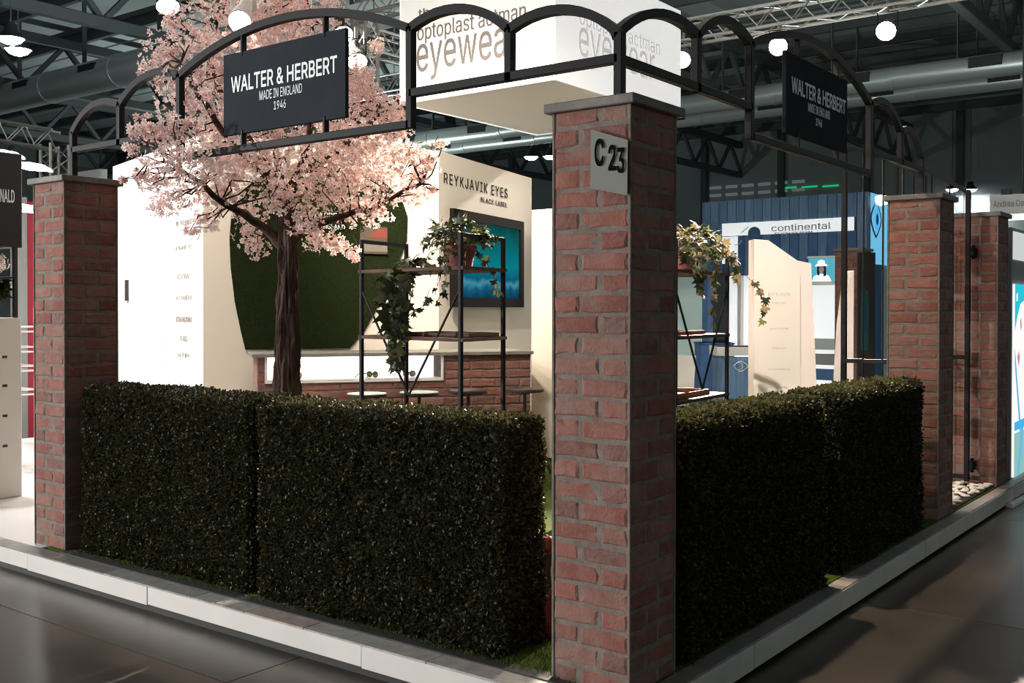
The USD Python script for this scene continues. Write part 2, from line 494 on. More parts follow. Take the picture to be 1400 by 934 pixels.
# ------------------------------------------------------------------ ducts
def duct(pts_x, y, z, r, label):
    t = thing('air_duct', label, 'duct', ((pts_x[0] + pts_x[1]) / 2, y, z), group=None)
    x0, x1 = pts_x; n = int((x1 - x0) / 3.2); st = (x1 - x0) / n
    for k in range(n):
        part(t, 'duct_section', MB().tube([(x0 + k * st, y, z), (x0 + (k + 1) * st - .02, y, z)], r, 20), 'duct_metal', 40)
    for k in range(n + 1):
        part(t, 'collar', MB().tube([(x0 + k * st - .05, y, z), (x0 + k * st + .05, y, z)], r * 1.045, 20), 'duct_metal', 40)
    for k in range(0, n):
        part(t, 'hanger_strap', MB().bar((x0 + (k + .5) * st, y, z + r), (x0 + (k + .5) * st, y, 9.6), .12, .03), 'roof_steel')
        part(t, 'grille', MB().box((x0 + (k + .72) * st, y - r * .86, z + r * .25), (.8, .10, .26), .01), 'lamp_black')
    return t


duct((-46, 16), 24.97, 7.5, .30, 'upper of the two long silver round ducts crossing the right background')
duct((-46, 16), 26.95, 7.5, .26, 'lower thinner silver round duct running below the bright one on the right')
duct((-46, 8), 12.15, 7.5, .42, 'wide silver round duct under the dark roof at upper left')

# ------------------------------------------------------------------ high bay lamps (the hall's own light)
def high_bay(p, label, group=None, power=1.0, first=[None]):
    if first[0] is None:
        t = thing('high_bay_lamp', label, 'ceiling lamp', p, group=group)
        P = A(p, float)
        part(t, 'housing', MB().lathe([(.05, .34), (.12, .30), (.14, .16), (.27, .03), (.285, 0), (.27, .01)], P, 24), 'lamp_black', 40)
        part(t, 'diffuser', MB().lathe([(.0, -.13), (.10, -.115), (.2, -.07), (.265, .015), (.265, .03), (0, .035)], P, 24), 'lens_cool', 40)
        part(t, 'hanging_rod', MB().tube([P + [0, 0, .33], P + [0, 0, 3.4]], .015, 6), 'roof_steel')
        first[0] = t; path = t
    else:
        path = dup(first[0], label, p, 0, group)
    if power > 0:
        l = UsdLux.DiskLight.Define(stage, path.replace('high_bay_lamp', 'high_bay_light'))
        l.CreateRadiusAttr(.28); l.CreateIntensityAttr(122.0 * HALL * power); l.CreateColorAttr(Gf.Vec3f(.93, 1.0, .97))
        l.AddTranslateOp().Set(Gf.Vec3d(p[0], p[1], p[2] - .15))
    return path


far = 'small round high bay lamp glowing in the far dark roof'
high_bay((-19.57, 7.85, 7.0), 'bright white high bay lamp at the upper left edge, the higher of the two')
high_bay((-20.10, 8.28, 6.93), 'bright white high bay lamp at the upper left edge, just below its twin')
high_bay((-20.9, 28.0, 7.0), 'white high bay lamp left of the front pillar top, the left one of the pair')
high_bay((-20.25, 28.3, 7.0), 'white high bay lamp left of the front pillar top, nearer the pillar')
high_bay((-9.95, 43.0, 6.44), 'white high bay lamp above the right brick pillars, the left one of the pair')
high_bay((-9.3, 43.3, 6.42), 'white high bay lamp above the right brick pillars, beside the gate post')
hidden = 'round high bay lamp of the hall above the aisle, outside the picture'
for p, w_ in (((-14, -6.5, 7.2), 4.0), ((-4, -11, 7.2), 1.5), ((9, 22, 7.2), 5.0)):
    high_bay(p, hidden, 'aisle lamps outside the picture', w_)

# ================================================================== THE STAND PLATFORM
pf = thing('stand_platform', 'low white edged exhibition platform under the hedges and brick pillars', 'platform', (-4, 3, FZ))
part(pf, 'deck', MB().span((-9.0, -.03, FZ), (-.0, 9.0, -.006), .002), 'dark_strip')
part(pf, 'white_floor', MB().span((-9.0, -.036, -.006), (-3.93, 9.0, .004), .001), 'white_gloss', label='glossy white floor')
fx = [-9.0, -7.4, -5.6, -3.86, -2.70, -1.19, .09]
for k in range(len(fx) - 1):     # white fascia boards on the long left side
    d = .002 * (k % 2)
    part(pf, 'fascia_board', MB().span((fx[k] + .002, -.152 - d, -.088 - .004 * (k % 2)), (fx[k + 1] - .002, -.138, -.001), .001), 'fascia_white')
fy = [-.152, .85, 2.05, 3.3, 4.5, 5.7, 7.2, 9.0]
for k in range(len(fy) - 1):
    d = .002 * (k % 2)
    part(pf, 'fascia_board', MB().span((.078, fy[k] + .002, -.104 + .003 * (k % 2)), (.092 + d, fy[k + 1] - .002, -.001), .001), 'fascia_greyer', label='greyer board on the right side')
tx = [-9, -7.8, -6.6, -5.4, -4.3, -3.1, -2.35, -1.95, -1.55, -.835, -.18, .09]
for k in range(len(tx) - 1):     # stone grey edge trim
    part(pf, 'trim_strip', MB().span((tx[k] + .001, -.150, -.010), (tx[k + 1] - .001, -.040, .006 + .001 * (k % 2)), .002), 'trim_grey_%d' % [0, 0, 0, 0, 2, 0, 1, 3, 1, 1, 0][k])
ty = [-.038, .5, 1.3, 1.95, 2.05, 2.9, 3.75, 4.35, 4.95, 5.5, 7, 9]
for k in range(len(ty) - 1):
    part(pf, 'trim_strip', MB().span((.002, ty[k] + .001, -.010), (.088, ty[k + 1] - .001, .006 + .001 * (k % 2)), .002), 'trim_grey_%d' % [2, 2, 2, 3, 2, 2, 2, 1, 3, 2, 2][k])
part(pf, 'edge_strip', MB().span((-3.72, -.039, -.006), (-.0, .035, .011), .001), 'dark_strip')
part(pf, 'shadow_gap_sheet', MB().span((-9, -.1405, FZ), (.08, -.1365, -.085), .001), 'dark_strip')  # dark sheet put in for the shadow gap under the fascia boards
tf = part(pf, 'turf', MB().span((-3.9, -.012, -.006), (-.002, 9.0, .010), .002), 'turf_green', label='green artificial grass')
mb = MB(); nb = 15000
q = np.where(rng.random(nb)[:, None] < .6, np.stack([rng.uniform(-1.0, -.0, nb), rng.uniform(-.012, 1.6, nb)], 1), np.stack([rng.uniform(-3.74, -.03, nb), rng.uniform(-.012, .5, nb)], 1))
a = rng.uniform(0, 6.28, nb); h = rng.uniform(.012, .026, nb); w = .0016
bv = np.zeros((nb, 3, 3)); ca, sa = np.cos(a), np.sin(a)
bv[:, 0] = np.stack([q[:, 0] - w * ca, q[:, 1] - w * sa, np.full(nb, .009)], 1); bv[:, 1] = np.stack([q[:, 0] + w * ca, q[:, 1] + w * sa, np.full(nb, .009)], 1)
bv[:, 2] = np.stack([q[:, 0] + rng.normal(0, .008, nb), q[:, 1] + rng.normal(0, .008, nb), .009 + h], 1)
part(pf, 'grass_blades', MB().add(bv.reshape(-1, 3), np.arange(nb * 3).reshape(-1, 3)), 'turf_blade', False, kind='stuff')
solo('floor_light_strip', MB().tube([(.115, 5.45, FZ + .008), (.14, 6.2, FZ + .012), (.17, 8.8, FZ + .012)], .03, 10), 'white_gloss', 'shiny white strip standing in for strong light on the hall floor along the right platform edge', 'light strip', (.14, 6.5, FZ))  # white strip added to draw a bright wedge of light on the floor

# ================================================================== BRICK PILLARS
PW, PH, COURSE = .34, 2.118, .0762
pr = np.random.default_rng(11)
pil = thing('brick_pillar', 'big foreground brick pillar at the stand corner carrying the C 23 plate', 'pillar', (-PW / 2, PW / 2, 0))
part(pil, 'mortar_core', MB().span((-PW + .005, .005, 0), (-.005, PW - .005, PH), .002), 'mortar')
for (O, U, sw) in (((-PW, .005, 0), X, False), ((-.005, 0, 0), Y, True), ((0, PW - .005, 0), -X, False), ((-PW + .005, PW, 0), -Y, True)):
    brick_face(pil, A(O, float), U, Z, PW, PH, COURSE, pr, swap=sw)
for cx, cy in ((-PW, 0), (0, 0), (0, PW), (-PW, PW)):
    sx, sy = (1 if cx < -.1 else -1), (1 if cy < .1 else -1)
    part(pil, 'corner_joint', MB().span((cx, cy, 0), (cx + sx * .011, cy + sy * .011, PH), .002), 'mortar')
part(pil, 'cap_slab', MB().span((-PW - .024, -.024, PH), (.024, PW + .024, PH + .035), .004), 'slate_cap')
P1, P2, P3 = (-3.729, 0), (0, 3.924), (0, 5.549)
dup(pil, 'brick pillar at the far left end of the front hedges', (P1[0] - PW / 2, PW / 2, 0))
dup(pil, 'brick pillar at the far end of the right hand hedges, left of the pebbles', (-PW / 2, P2[1] + PW / 2, 0), 0)
dup(pil, 'rightmost brick pillar, behind the black gate post and pebbles', (-PW / 2, P3[1] + PW / 2, 0), 0)
dup(pil, 'distant slim brick pillar seen through the open iron gate', (-2.46 - PW / 2, 9.69 + PW / 2, 0), 0)

# number plate
t = thing('number_plate', 'small grey plate reading C 23 on the foreground brick pillar', 'sign', (-.08, -.012, 1.92))
O = A([-.158, -.020, 1.822])
part(t, 'plate', MB().prism([(0, .006), (.155, -.03), (.157, .165), (.003, .218)], O, X, Z, -.004), 'plate_grey')
for s, x0, z0, w_, h_ in (('C', .022, .082, .038, .098), ('2', .080, .062, .030, .092), ('3', .116, .050, .029, .090)):
    text(t, s, O + A([x0, -.0043, z0]), X, Z, w_, h_, 'ink_black', .0015, True, name='numeral')

# ================================================================== ARCHED FRAMES WITH SIGNS
def arch_pts(p, q, sag, nrm, n=14):
    """circular arc from p to q bulging upwards by sag"""
    p, q = A(p, float), A(q, float); c = np.linalg.norm(q - p); R = (c * c / 4 + sag * sag) / (2 * sag)
    t = (q - p) / c; u_ = np.cross(nrm, t); u_ = u_ if u_[2] > 0 else -u_
    ctr = (p + q) / 2 + u_ * (sag - R); h = math.asin(c / 2 / R)
    return [ctr + R * (math.sin(a) * t + math.cos(a) * u_) for a in np.linspace(-h, h, n)]


FW = .036


def sign_frame(stations, tops, rail, low, pt, nrm, label, sign_span, hang, zbase, first):
    """stations: distances along the frame; pt(s, z) -> world point"""
    t = thing('arched_sign_frame', label, 'frame', pt(stations[0], zbase))
    n = len(stations)
    for k, s in enumerate(stations):
        if k == 0 and not first: continue
        z0 = zbase if k in (0, n - 1) else (low - FW / 2 if k in (2, 3) else rail - FW / 2)
        part(t, 'post', MB().bar(pt(s, z0), pt(s, tops[k]), FW, FW, .003), 'black_steel')
    for k in range(n - 1):
        sag = .175 if k == 2 else .085
        part(t, 'arch_bar', MB().sweep(arch_pts(pt(stations[k], tops[k] - .01), pt(stations[k + 1], tops[k + 1] - .01), sag, nrm, 22 if k == 2 else 12), nrm, FW, FW), 'black_steel')
    for a, b, z in ((0, 2, rail), (2, 3, low), (3, n - 1, rail)):
        part(t, 'rail', MB().bar(pt(stations[a], z), pt(stations[b], z), FW, FW, .003), 'black_steel')
    return t


ptL = lambda s, z: A([s, .17, z])
ptR = lambda s, z: A([-.17, s, z])
CAPZ = PH + .035
sign_frame([-.15, -.668, -1.21, -2.872, -3.43, -3.92], [2.43, 2.53, 2.622, 2.64, 2.55, 2.44], 2.331, 2.196, ptL, Y, 'black steel arched frame between the left and the corner brick pillar', None, None, CAPZ, True)
sign_frame([.17, .825, 1.362, 3.042, 3.636, 4.10], [2.43, 2.565, 2.64, 2.625, 2.54, 2.42], 2.335, 2.20, ptR, X, 'black steel arched frame from the corner pillar to the right hand pillar', None, None, CAPZ, False)
for U_, O_, c0, wd, lab, hx, N_ in ((X, A([0, .17, 0]), -2.494, .889, 'dark slate sign with white lettering in front of the cherry tree', (-2.347, -1.748), Y),
                                   (Y, A([-.17, 0, 0]), 1.766, .87, 'dark slate sign with dim lettering hanging in the right hand arch', (1.93, 2.49), X)):
    t = thing('hanging_sign', lab, 'sign', O_ + U_ * (c0 + wd / 2) + Z * 2.27)
    front = -1 if U_ is X else 1
    sp_ = part(t, 'panel', MB().box(O_ + U_ * (c0 + wd / 2) + Z * 2.475, (wd, .022, .41) if U_ is X else (.022, wd, .41), .003), 'sign_slate')
    for hxk in hx:
        e = abs(hxk - (c0 + wd / 2)) / .83
        zt = 2.625 + .175 * (1 - e * e) + .002
        part(t, 'hanger', MB().bar(O_ + U_ * hxk + Z * 2.66, O_ + U_ * hxk + Z * zt, .03, .014, .002, U_), 'black_steel')
        part(t, 'hanger', MB().bar(O_ + U_ * hxk + Z * 2.20, O_ + U_ * hxk + Z * 2.29, .03, .014, .002, U_), 'black_steel')
    N2 = np.cross(U_, Z); f0 = O_ + N2 * .0113
    text(sp_, 'WALTER & HERBERT', f0 + U_ * (c0 + .065) + Z * 2.480, U_, Z, .77, .082, 'sign_white', .002, True)
    text(sp_, 'MADE IN ENGLAND', f0 + U_ * (c0 + .285) + Z * 2.418, U_, Z, .31, .046, 'sign_white', .002)
    text(sp_, '1946', f0 + U_ * (c0 + .392) + Z * 2.360, U_, Z, .088, .042, 'sign_white', .002)

# ================================================================== HEDGES
def hedge_foliage(L, T, H, n, r):
    """small oval leaves over a box L x T x H standing on z 0, centred in x, y"""
    areas = A([L * H, L * H, T * H, T * H, L * T]); pick = r.choice(5, n, p=areas / areas.sum())
    u, v = r.random(n), r.random(n); P = np.zeros((n, 3)); Nn = np.zeros((n, 3))
    for k, (ax, sg) in enumerate(((1, -1), (1, 1), (0, -1), (0, 1), (2, 1))):
        m = pick == k; Nn[m, ax] = sg
        if k < 2: P[m] = np.stack([(u[m] - .5) * L, np.full(m.sum(), sg * T / 2), v[m] * H], 1)
        elif k < 4: P[m] = np.stack([np.full(m.sum(), sg * L / 2), (u[m] - .5) * T, v[m] * H], 1)
        else: P[m] = np.stack([(u[m] - .5) * L, (v[m] - .5) * T, np.full(m.sum(), H)], 1)
    wob = (meshkit.noise(P * 9.0, 3) - .5) * .035 + r.normal(0, .007, n)
    # round the upper edges a little
    P += Nn * wob[:, None]
    ex, ez = np.maximum(0, np.abs(P[:, 1]) - (T / 2 - .03)), np.maximum(0, P[:, 2] - (H - .03))
    P[:, 2] -= np.minimum(ex, .03) * .5 * (ez > 0)
    P[:, 2] = np.maximum(P[:, 2], .008)
    d = Nn * .8 + r.normal(0, .75, (n, 3)); d[:, 2] += .15
    d /= np.linalg.norm(d, axis=1, keepdims=True)          # leaf direction
    s = np.cross(d, r.normal(0, 1, (n, 3))); s /= np.linalg.norm(s, axis=1, keepdims=True)
    up_ = np.cross(d, s); ln = r.uniform(.013, .021, n)[:, None]; wd = ln * .40
    a0 = P; tip = P + d * ln - up_ * ln * .15; l_ = P + d * ln * .35 + s * wd + up_ * ln * .1; r_ = P + d * ln * .35 - s * wd + up_ * ln * .1
    r2, l2 = P + d * ln * .8 - s * wd * .8 - up_ * ln * .02, P + d * ln * .8 + s * wd * .8 - up_ * ln * .02
    V = np.stack([a0, r_, r2, tip, l2, l_], 1).reshape(-1, 3)
    q = np.arange(n)[:, None] * 6
    F = np.vstack([q + [0, 1, 2], q + [0, 2, 3], q + [0, 3, 4], q + [0, 4, 5]])
    return V, F


HL, HT, HH = 1.45, .30, .932
hr = np.random.default_rng(5)
hb_ = A([-2.90, .205, 0])
hd = thing('box_hedge', 'clipped dark green hedge block nearest the left brick pillar', 'hedge', hb_ + [0, 0, .01])
V_, F_ = hedge_foliage(HL, HT, HH, 62000, hr)
part(hd, 'foliage', (V_, F_), 'hedge_leaf', False, kind='stuff', is_local=True)
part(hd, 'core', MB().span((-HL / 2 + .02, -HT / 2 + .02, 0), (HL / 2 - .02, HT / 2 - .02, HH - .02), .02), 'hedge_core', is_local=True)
dup(hd, 'clipped dark green hedge block just left of the big corner pillar', (-1.348, .195, .01), math.pi)
dup(hd, 'clipped dark hedge block just right of the big corner pillar', (-.165, 1.17, .01), math.pi / 2)
dup(hd, 'clipped hedge block farther along the right side, touching the second pillar', (-.175, 2.88, .01), -math.pi / 2)

# ================================================================== SPOTLIGHTS AND TRUSSES
def truss(p, q, size, label, step=.5, m='steel_tube', legs=()):
    p, q = A(p, float), A(q, float); d = q - p; L = np.linalg.norm(d); F = frame_from(d); s_, u_ = F[:, 1], F[:, 2]
    t = thing('lighting_truss', label, 'truss', (p + q) / 2)
    cs = [(-1, -1), (1, -1), (1, 1), (-1, 1)]
    for a, b in cs:
        o = s_ * a * size / 2 + u_ * b * size / 2
        part(t, 'chord', MB().tube([p + o, q + o], .025, 8), m)
    n = max(1, int(L / step)); st = L / n
    for i in range(4):
        (a, b), (c_, e_) = cs[i], cs[(i + 1) % 4]; mb = MB()
        o1, o2 = s_ * a * size / 2 + u_ * b * size / 2, s_ * c_ * size / 2 + u_ * e_ * size / 2
        for k in range(n):
            x0 = p + d / L * st * k; x1 = p + d / L * st * (k + .5); x2 = p + d / L * st * (k + 1)
            mb.tube([x0 + o1, x1 + o2], .011, 5).tube([x1 + o2, x2 + o1], .011, 5)
        part(t, 'lacing', mb, m)
    for k, (a, z1) in enumerate(legs):
        x = p + d * a
        part(t, 'suspension_cable', MB().tube([x + u_ * size / 2, A([x[0], x[1], z1])], .008, 5), 'roof_steel')
    return t


spot_n = [0]


def spot_lamp(pos, target, label, power=1.0, cone=38, white=False, clamp_up=.35, lens='lens_warm', color=(1, .89, .77), r=.125, soft=.35, group=None):
    pos, target = A(pos, float), A(target, float); d = (target - pos) / np.linalg.norm(target - pos)
    F = frame_from(d); R = np.stack([F[:, 1], F[:, 2], d], 1)
    t = thing('spot_lamp', label, 'spotlight', pos, group=group)
    m = 'lamp_white' if white else 'lamp_black'
    part(t, 'body', MB().lathe([(0, -.34), (r * .55, -.34), (r * .62, -.30), (r * .62, -.16), (r * .8, -.12), (r * 1.05, 0), (r * 1.1, .02), (r * 1.0, .02), (r * .95, -.01)], pos, 20, R), m, 35)
    part(t, 'lens', MB().lathe([(0, .004), (r * .95, -.005)], pos, 20, R), lens)
    yk = [pos - d * .14 + F[:, 1] * r * 1.0, pos - d * .14 + F[:, 1] * r * 1.0 + Z * .2, pos - d * .14 - F[:, 1] * r * 1.0 + Z * .2, pos - d * .14 - F[:, 1] * r * 1.0]
    part(t, 'yoke', MB().bar(yk[0], yk[1], .03, .008).bar(yk[1], yk[2], .03, .008).bar(yk[2], yk[3], .03, .008), m)
    part(t, 'clamp', MB().tube([pos - d * .14 + Z * .2, pos - d * .14 + Z * clamp_up], .02, 8), 'steel_tube')
    if power > 0:
        spot_n[0] += 1
        l = UsdLux.SphereLight.Define(stage, t + '/bulb')
        l.CreateRadiusAttr(.05); l.CreateIntensityAttr(power * SPOT * 1000.0); l.CreateColorAttr(Gf.Vec3f(*color))
        sh = UsdLux.ShapingAPI.Apply(l.GetPrim()); sh.CreateShapingConeAngleAttr(cone); sh.CreateShapingConeSoftnessAttr(soft)
        # the light looks down its own -z
        zz = -d; xx = F[:, 1]; yy = np.cross(zz, xx)
        o = d * .06
        l.AddTransformOp().Set(Gf.Matrix4d(*[float(v) for v in (*xx, 0, *yy, 0, *zz, 0, *o, 1)]))
    return t


truss((-14.5, 10.5, 5.42), (2.2, 10.5, 5.42), .29, 'pale steel lighting truss carrying the spotlights at upper right', legs=((.2, 9.5), (.5, 9.5), (.8, 9.5)))
truss((-8.2, -1.0, 5.0), (-8.2, 9.0, 5.0), .29, 'lighting truss carrying the bright lamps at the upper left behind the cherry tree', legs=((.2, 9.5), (.8, 9.5)))
truss((-8.0, 6.3, 5.25), (-5.7, 6.3, 5.25), .29, 'short pale lighting truss running from the cherry tree to the white hanging box', legs=((.5, 9.5),))
truss((-7.66, 6.3, 4.2), (-7.66, 6.3, 5.09), .22, 'upright pale truss piece with lamps beside the left slate sign', step=.3)
truss((-7.9, .9, 4.75), (-1.0, .9, 4.75), .29, 'lighting truss straight above the stand, out of the picture', legs=((.2, 9.5), (.8, 9.5)))
spot_lamp((-5.30, 10.35, 5.0), (-3.0, 3.4, .6), 'bright warm spotlight under the right truss, leftmost, beside the white hanging box', 2.0, 16)
spot_lamp((-3.84, 10.35, 4.97), (-.45, .9, .9), 'bright warm spotlight directly over the right hand slate sign', 18.0, 13, color=(1, .84, .66))
spot_lamp((-2.39, 10.35, 4.95), (-1.3, 3.2, .8), 'bright warm spotlight hanging farthest right on the truss', 2.5, 11, color=(1, .84, .66))
spot_lamp((-7.95, 3.6, 4.68), (-6.2, 2.6, 1.0), 'bright spotlight cut by the top edge, above the left of the cherry tree', .4, 45)
spot_lamp((-2.78, .49, 2.98), (-1.9, -.5, 2.0), 'white cylindrical spotlight peeking out of the blossom above the left sign', .004, 40, white=True, r=.06, clamp_up=1.7)
spot_lamp((-7.80, 6.05, 4.86), (-5.0, 4.2, 1.4), 'bright lamp at the top right corner of the left slate sign', .2, 40)
spot_lamp((-7.50, 6.0, 4.47), (-5.0, 4.2, 1.0), 'bright lamp lower down, just right of the left slate sign', .2, 40)
out = 'added unseen spotlight on the truss straight above the stand, outside the picture'  # lamps put in to brighten the stand, none of them in view
og = 'added stand spotlights outside the picture'
spot_lamp((-7.0, .8, 4.4), (-6.9, 2.75, 1.2), out, .40, 52, color=(1, .98, .95), group=og, soft=.9)
spot_lamp((-7.7, .8, 4.4), (-7.8, 3.0, 1.4), out, .28, 52, color=(.93, .98, 1.0), group=og, soft=.9)
spot_lamp((-4.4, .8, 4.4), (-5.3, 3.3, 1.5), out, .24, 55, group=og, soft=.9)
spot_lamp((-2.6, 1.0, 4.4), (-5.0, 5.6, 1.9), out, 1.0, 26, group=og, soft=.9)
spot_lamp((-2.0, 1.0, 4.4), (-3.6, 4.7, 1.0), out, .065, 34, group=og, soft=.9)
spot_lamp((-1.2, 1.0, 4.4), (-4.6, 4.7, 4.1), out, .05, 40, color=(1, .95, .85), group=og, soft=.9)
spot_lamp((-1.4, 1.0, 4.4), (-.30, 3.95, 1.2), out, .25, 17, color=(1, .80, .62), group=og, soft=.9)
spot_lamp((-1.2, 1.0, 4.4), (-1.95, 5.8, 1.2), out, 1.1, 14, color=(1, .92, .84), group=og, soft=.9)
spot_lamp((-.95, 4.75, 4.5), (-.24, 4.95, .0), 'spotlight hanging over the pebbles, outside the picture', .30, 8.5, color=(1, .86, .72), clamp_up=5.0, soft=.8)
spot_lamp((-4.2, -2.2, 5.2), (-2.7, .8, 2.3), 'added unseen spotlight over the aisle aimed at the cherry tree, outside the picture', .10, 30, color=(1, .86, .78), clamp_up=4.5, soft=.8)  # unseen lamp added to brighten the blossom
spot_lamp((-1.0, 2.1, 4.6), (-.17, 2.05, .93), 'spotlight hanging over the right hand hedges, outside the picture', .55, 26, color=(1, .82, .58), clamp_up=5.0, soft=.7)
spot_lamp((-2.0, 1.0, 4.4), (-1.6, .2, .93), out, .35, 26, color=(1, .84, .64), group=og, soft=.9)
spot_lamp((-2.9, 1.0, 4.4), (-4.0, 3.5, .8), out, .22, 22, color=(1, .84, .68), group=og, soft=.9)
spot_lamp((-6.0, .8, 4.4), (-5.0, .25, .0), out, .22, 30, group=og, color=(1, .98, .96), soft=.9)
aisle = 'spotlight of the stand across the aisle, outside the picture'
spot_lamp((-11.0, -6.5, 2.3), (-3.8, .0, 1.2), aisle, 3.0, 34, color=(1, .96, .93), clamp_up=6.0, soft=.9, group='spotlights across the aisle outside the picture')
spot_lamp((-4.5, -9.5, 2.4), (-.3, 0, 1.5), aisle, .75, 26, color=(1, .95, .92), clamp_up=6.0, soft=.9, group='spotlights across the aisle outside the picture')


def added_uplighter(p, power, label, group=None, col=(1, .93, .88)):
    """an added flood, put in only to brighten the hall roof"""
    p = A(p, float)
    t = thing('added_roof_flood', label, 'added_floodlight', p, group=group)
    part(t, 'housing', MB().lathe([(0, -.16), (.10, -.16), (.16, -.02), (.17, 0), (.15, 0), (.14, -.02), (0, -.03)], p, 20), 'lamp_black', 40)
    part(t, 'bracket', MB().bar(p + A([-.17, 0, -.05]), p + A([-.17, 0, -.22]), .03, .01).bar(p + A([.17, 0, -.05]), p + A([.17, 0, -.22]), .03, .01).bar(p + A([-.17, 0, -.22]), p + A([.17, 0, -.22]), .03, .01), 'lamp_black')
    l = UsdLux.DiskLight.Define(stage, t + '/bulb'); l.CreateRadiusAttr(.14); l.CreateIntensityAttr(power); l.CreateColorAttr(Gf.Vec3f(*col))
    l.AddTranslateOp().Set(Gf.Vec3d(0, 0, .01)); l.AddRotateXOp().Set(180.0)


UPL = 1600.0  # strength of the added floods that lift the dark roof
added_uplighter((-9.0, 10.5, 5.82), UPL, 'added black roof flood on top of the right truss, hidden behind the hanging box')
added_uplighter((-3.2, 10.5, 5.82), UPL, 'added black roof flood on top of the right truss above the spotlights')
added_uplighter((1.2, 10.5, 5.82), UPL, 'added black roof flood at the right end of the truss, outside the picture')
added_uplighter((-8.2, 1.5, 5.4), UPL * .3, 'added black roof flood on the truss behind the cherry tree, outside the picture', col=(.85, .97, 1))
added_uplighter((-4.6, 14.6, 3.2), UPL * 2.0, 'added black roof flood hidden on top of the blue plank stand', col=(.88, 1, .94))
added_uplighter((-14.5, 8.5, 3.3), UPL * 1.0, 'added black roof flood standing far behind the white stand wall', col=(.80, .95, 1))
added_uplighter((-27.0, 21.0, 2.0), UPL * 3.0, 'added black roof flood in the far hall behind the stand', col=(.84, 1, .96))


# ================================================================== BACK WALLS OF THE STAND
K0, K1, K2, K3 = A([-8.199, 3.089, 0]), A([-5.715, 2.401, 0]), A([-4.68, 4.317, 0]), A([-5.214, 6.549, 0])
WH = 2.9


def wall(name, P, Q, H, th, m):
    U = (Q - P) / np.linalg.norm(Q - P); N = np.cross(U, Z)          # N faces the aisle
    w = struct(name, (P + Q) / 2)
    part(w, 'panel', MB().prism([(0, .0115), (np.linalg.norm(Q - P), .0115), (np.linalg.norm(Q - P), H), (0, H)], P, U, Z, -th), m, False)
    return w, U, N


w1, U1, N1 = wall('wall_front', K0, K1, WH, .08, 'white_paint')
# its door: the leaf and its frame joints, with two upright handle slots
d1 = struct('door_1', K0 + U1 * .9)
dl_ = part(d1, 'door_leaf', MB().prism([(.04, .02), (.90, .02), (.90, 2.03), (.04, 2.03)], K0 + N1 * .001, U1, Z, .008), 'white_paint', False)
dr_ = part(d1, 'door_leaf', MB().prism([(.925, .02), (1.64, .02), (1.64, 2.03), (.925, 2.03)], K0 + N1 * .001, U1, Z, .008), 'white_paint', False)
part(dl_, 'handle_slot', MB().prism([(.41, 1.475), (.60, 1.475), (.60, 1.685), (.41, 1.685)], K0 + N1 * .009, U1, Z, .006), 'pale_wall', False)
part(dl_, 'handle_bar', MB().prism([(.50, 1.475), (.575, 1.475), (.575, 1.685), (.50, 1.685)], K0 + N1 * .015, U1, Z, .014), 'stool_dark', False, label='dark handle bar')
part(dr_, 'handle_slot', MB().prism([(1.36, 1.475), (1.54, 1.475), (1.54, 1.68), (1.36, 1.68)], K0 + N1 * .009, U1, Z, .006), 'cream_paint', False, label='cream handle recess')
for s, z, h, wd, m in (('WALTER & HERBERT', 2.145, .045, .40, 'letter_grey'), ('MADE IN ENGLAND', 2.095, .02, .2, 'letter_pale'), ('REYKJAVIK EYES', 1.925, .035, .40, 'letter_grey'),
                       ('BLACK LABEL', 1.86, .02, .2, 'letter_pale'), ('ASPINAL', 1.66, .05, .34, 'letter_grey'), ('ALEXANDER', 1.47, .045, .38, 'letter_grey'),
                       ('JOSHUA MACDONALD', 1.27, .05, .40, 'letter_grey'), ('KUDO', 1.10, .045, .17, 'letter_grey'), ('by KUDO', .945, .045, .30, 'letter_grey')):
    text(w1, s, K0 + U1 * (2.115 - wd / 2) + N1 * .001 + Z * z, U1, Z, wd, h, m, .003, name='lettering')

w2, U2, N2 = wall('wall_middle', K1, K2, WH, .08, 'warm_paint')
w3, U3, N3 = wall('wall_right', K2, K3, WH, .08, 'warm_paint')
text(w3, '\u2009'.join('REYKJAVIK EYES'), K2 + U3 * .10 + N3 * .001 + Z * 2.60, U3, Z, 1.5, .105, 'letter_dark', .004)
text(w3, '\u2009'.join('BLACK LABEL'), K2 + U3 * .93 + N3 * .001 + Z * 2.50, U3, Z, .66, .05, 'letter_dark', .003)
# turf disc on the middle wall
tp = thing('turf_panel', 'big dark green artificial grass shape on the cream wall behind the tree', 'grass panel', K1 + U2 * 1.1 + Z * 1.05)
pts = [(.36, 1.03), (1.30, 1.03), (1.43, 1.17), (1.62, 1.50), (1.76, 1.78), (1.85, 2.03), (1.86, 2.25), (1.80, 2.42), (1.62, 2.58), (1.3, 2.68), (.9, 2.68), (.55, 2.60), (.33, 2.42), (.24, 2.2), (.225, 2.0), (.235, 1.75), (.27, 1.45), (.32, 1.2)]
pg = Polygon(pts).buffer(.04).buffer(-.04)
part(tp, 'backing', MB().prism(pg, K1 + N2 * .001, U2, Z, .02), 'turf_wall', False)
n = 30000; px_ = rng.uniform(.2, 1.9, (n, 2)) * [1, 0] + np.stack([np.zeros(n), rng.uniform(1.0, 2.7, n)], 1)
import shapely
ins = shapely.contains_xy(pg, px_[:, 0], px_[:, 1]); px_ = px_[ins]; n = len(px_)
a = rng.uniform(0, 6.28, n); b0 = K1 + N2 * .02 + px_[:, :1] * U2 + px_[:, 1:] * Z
dd = np.cos(a)[:, None] * U2 + np.sin(a)[:, None] * Z
tips = b0 + N2 * rng.uniform(.008, .02, n)[:, None] + dd * rng.uniform(0, .014, n)[:, None] - Z * .004
sd = np.cross(dd, N2) * .0022
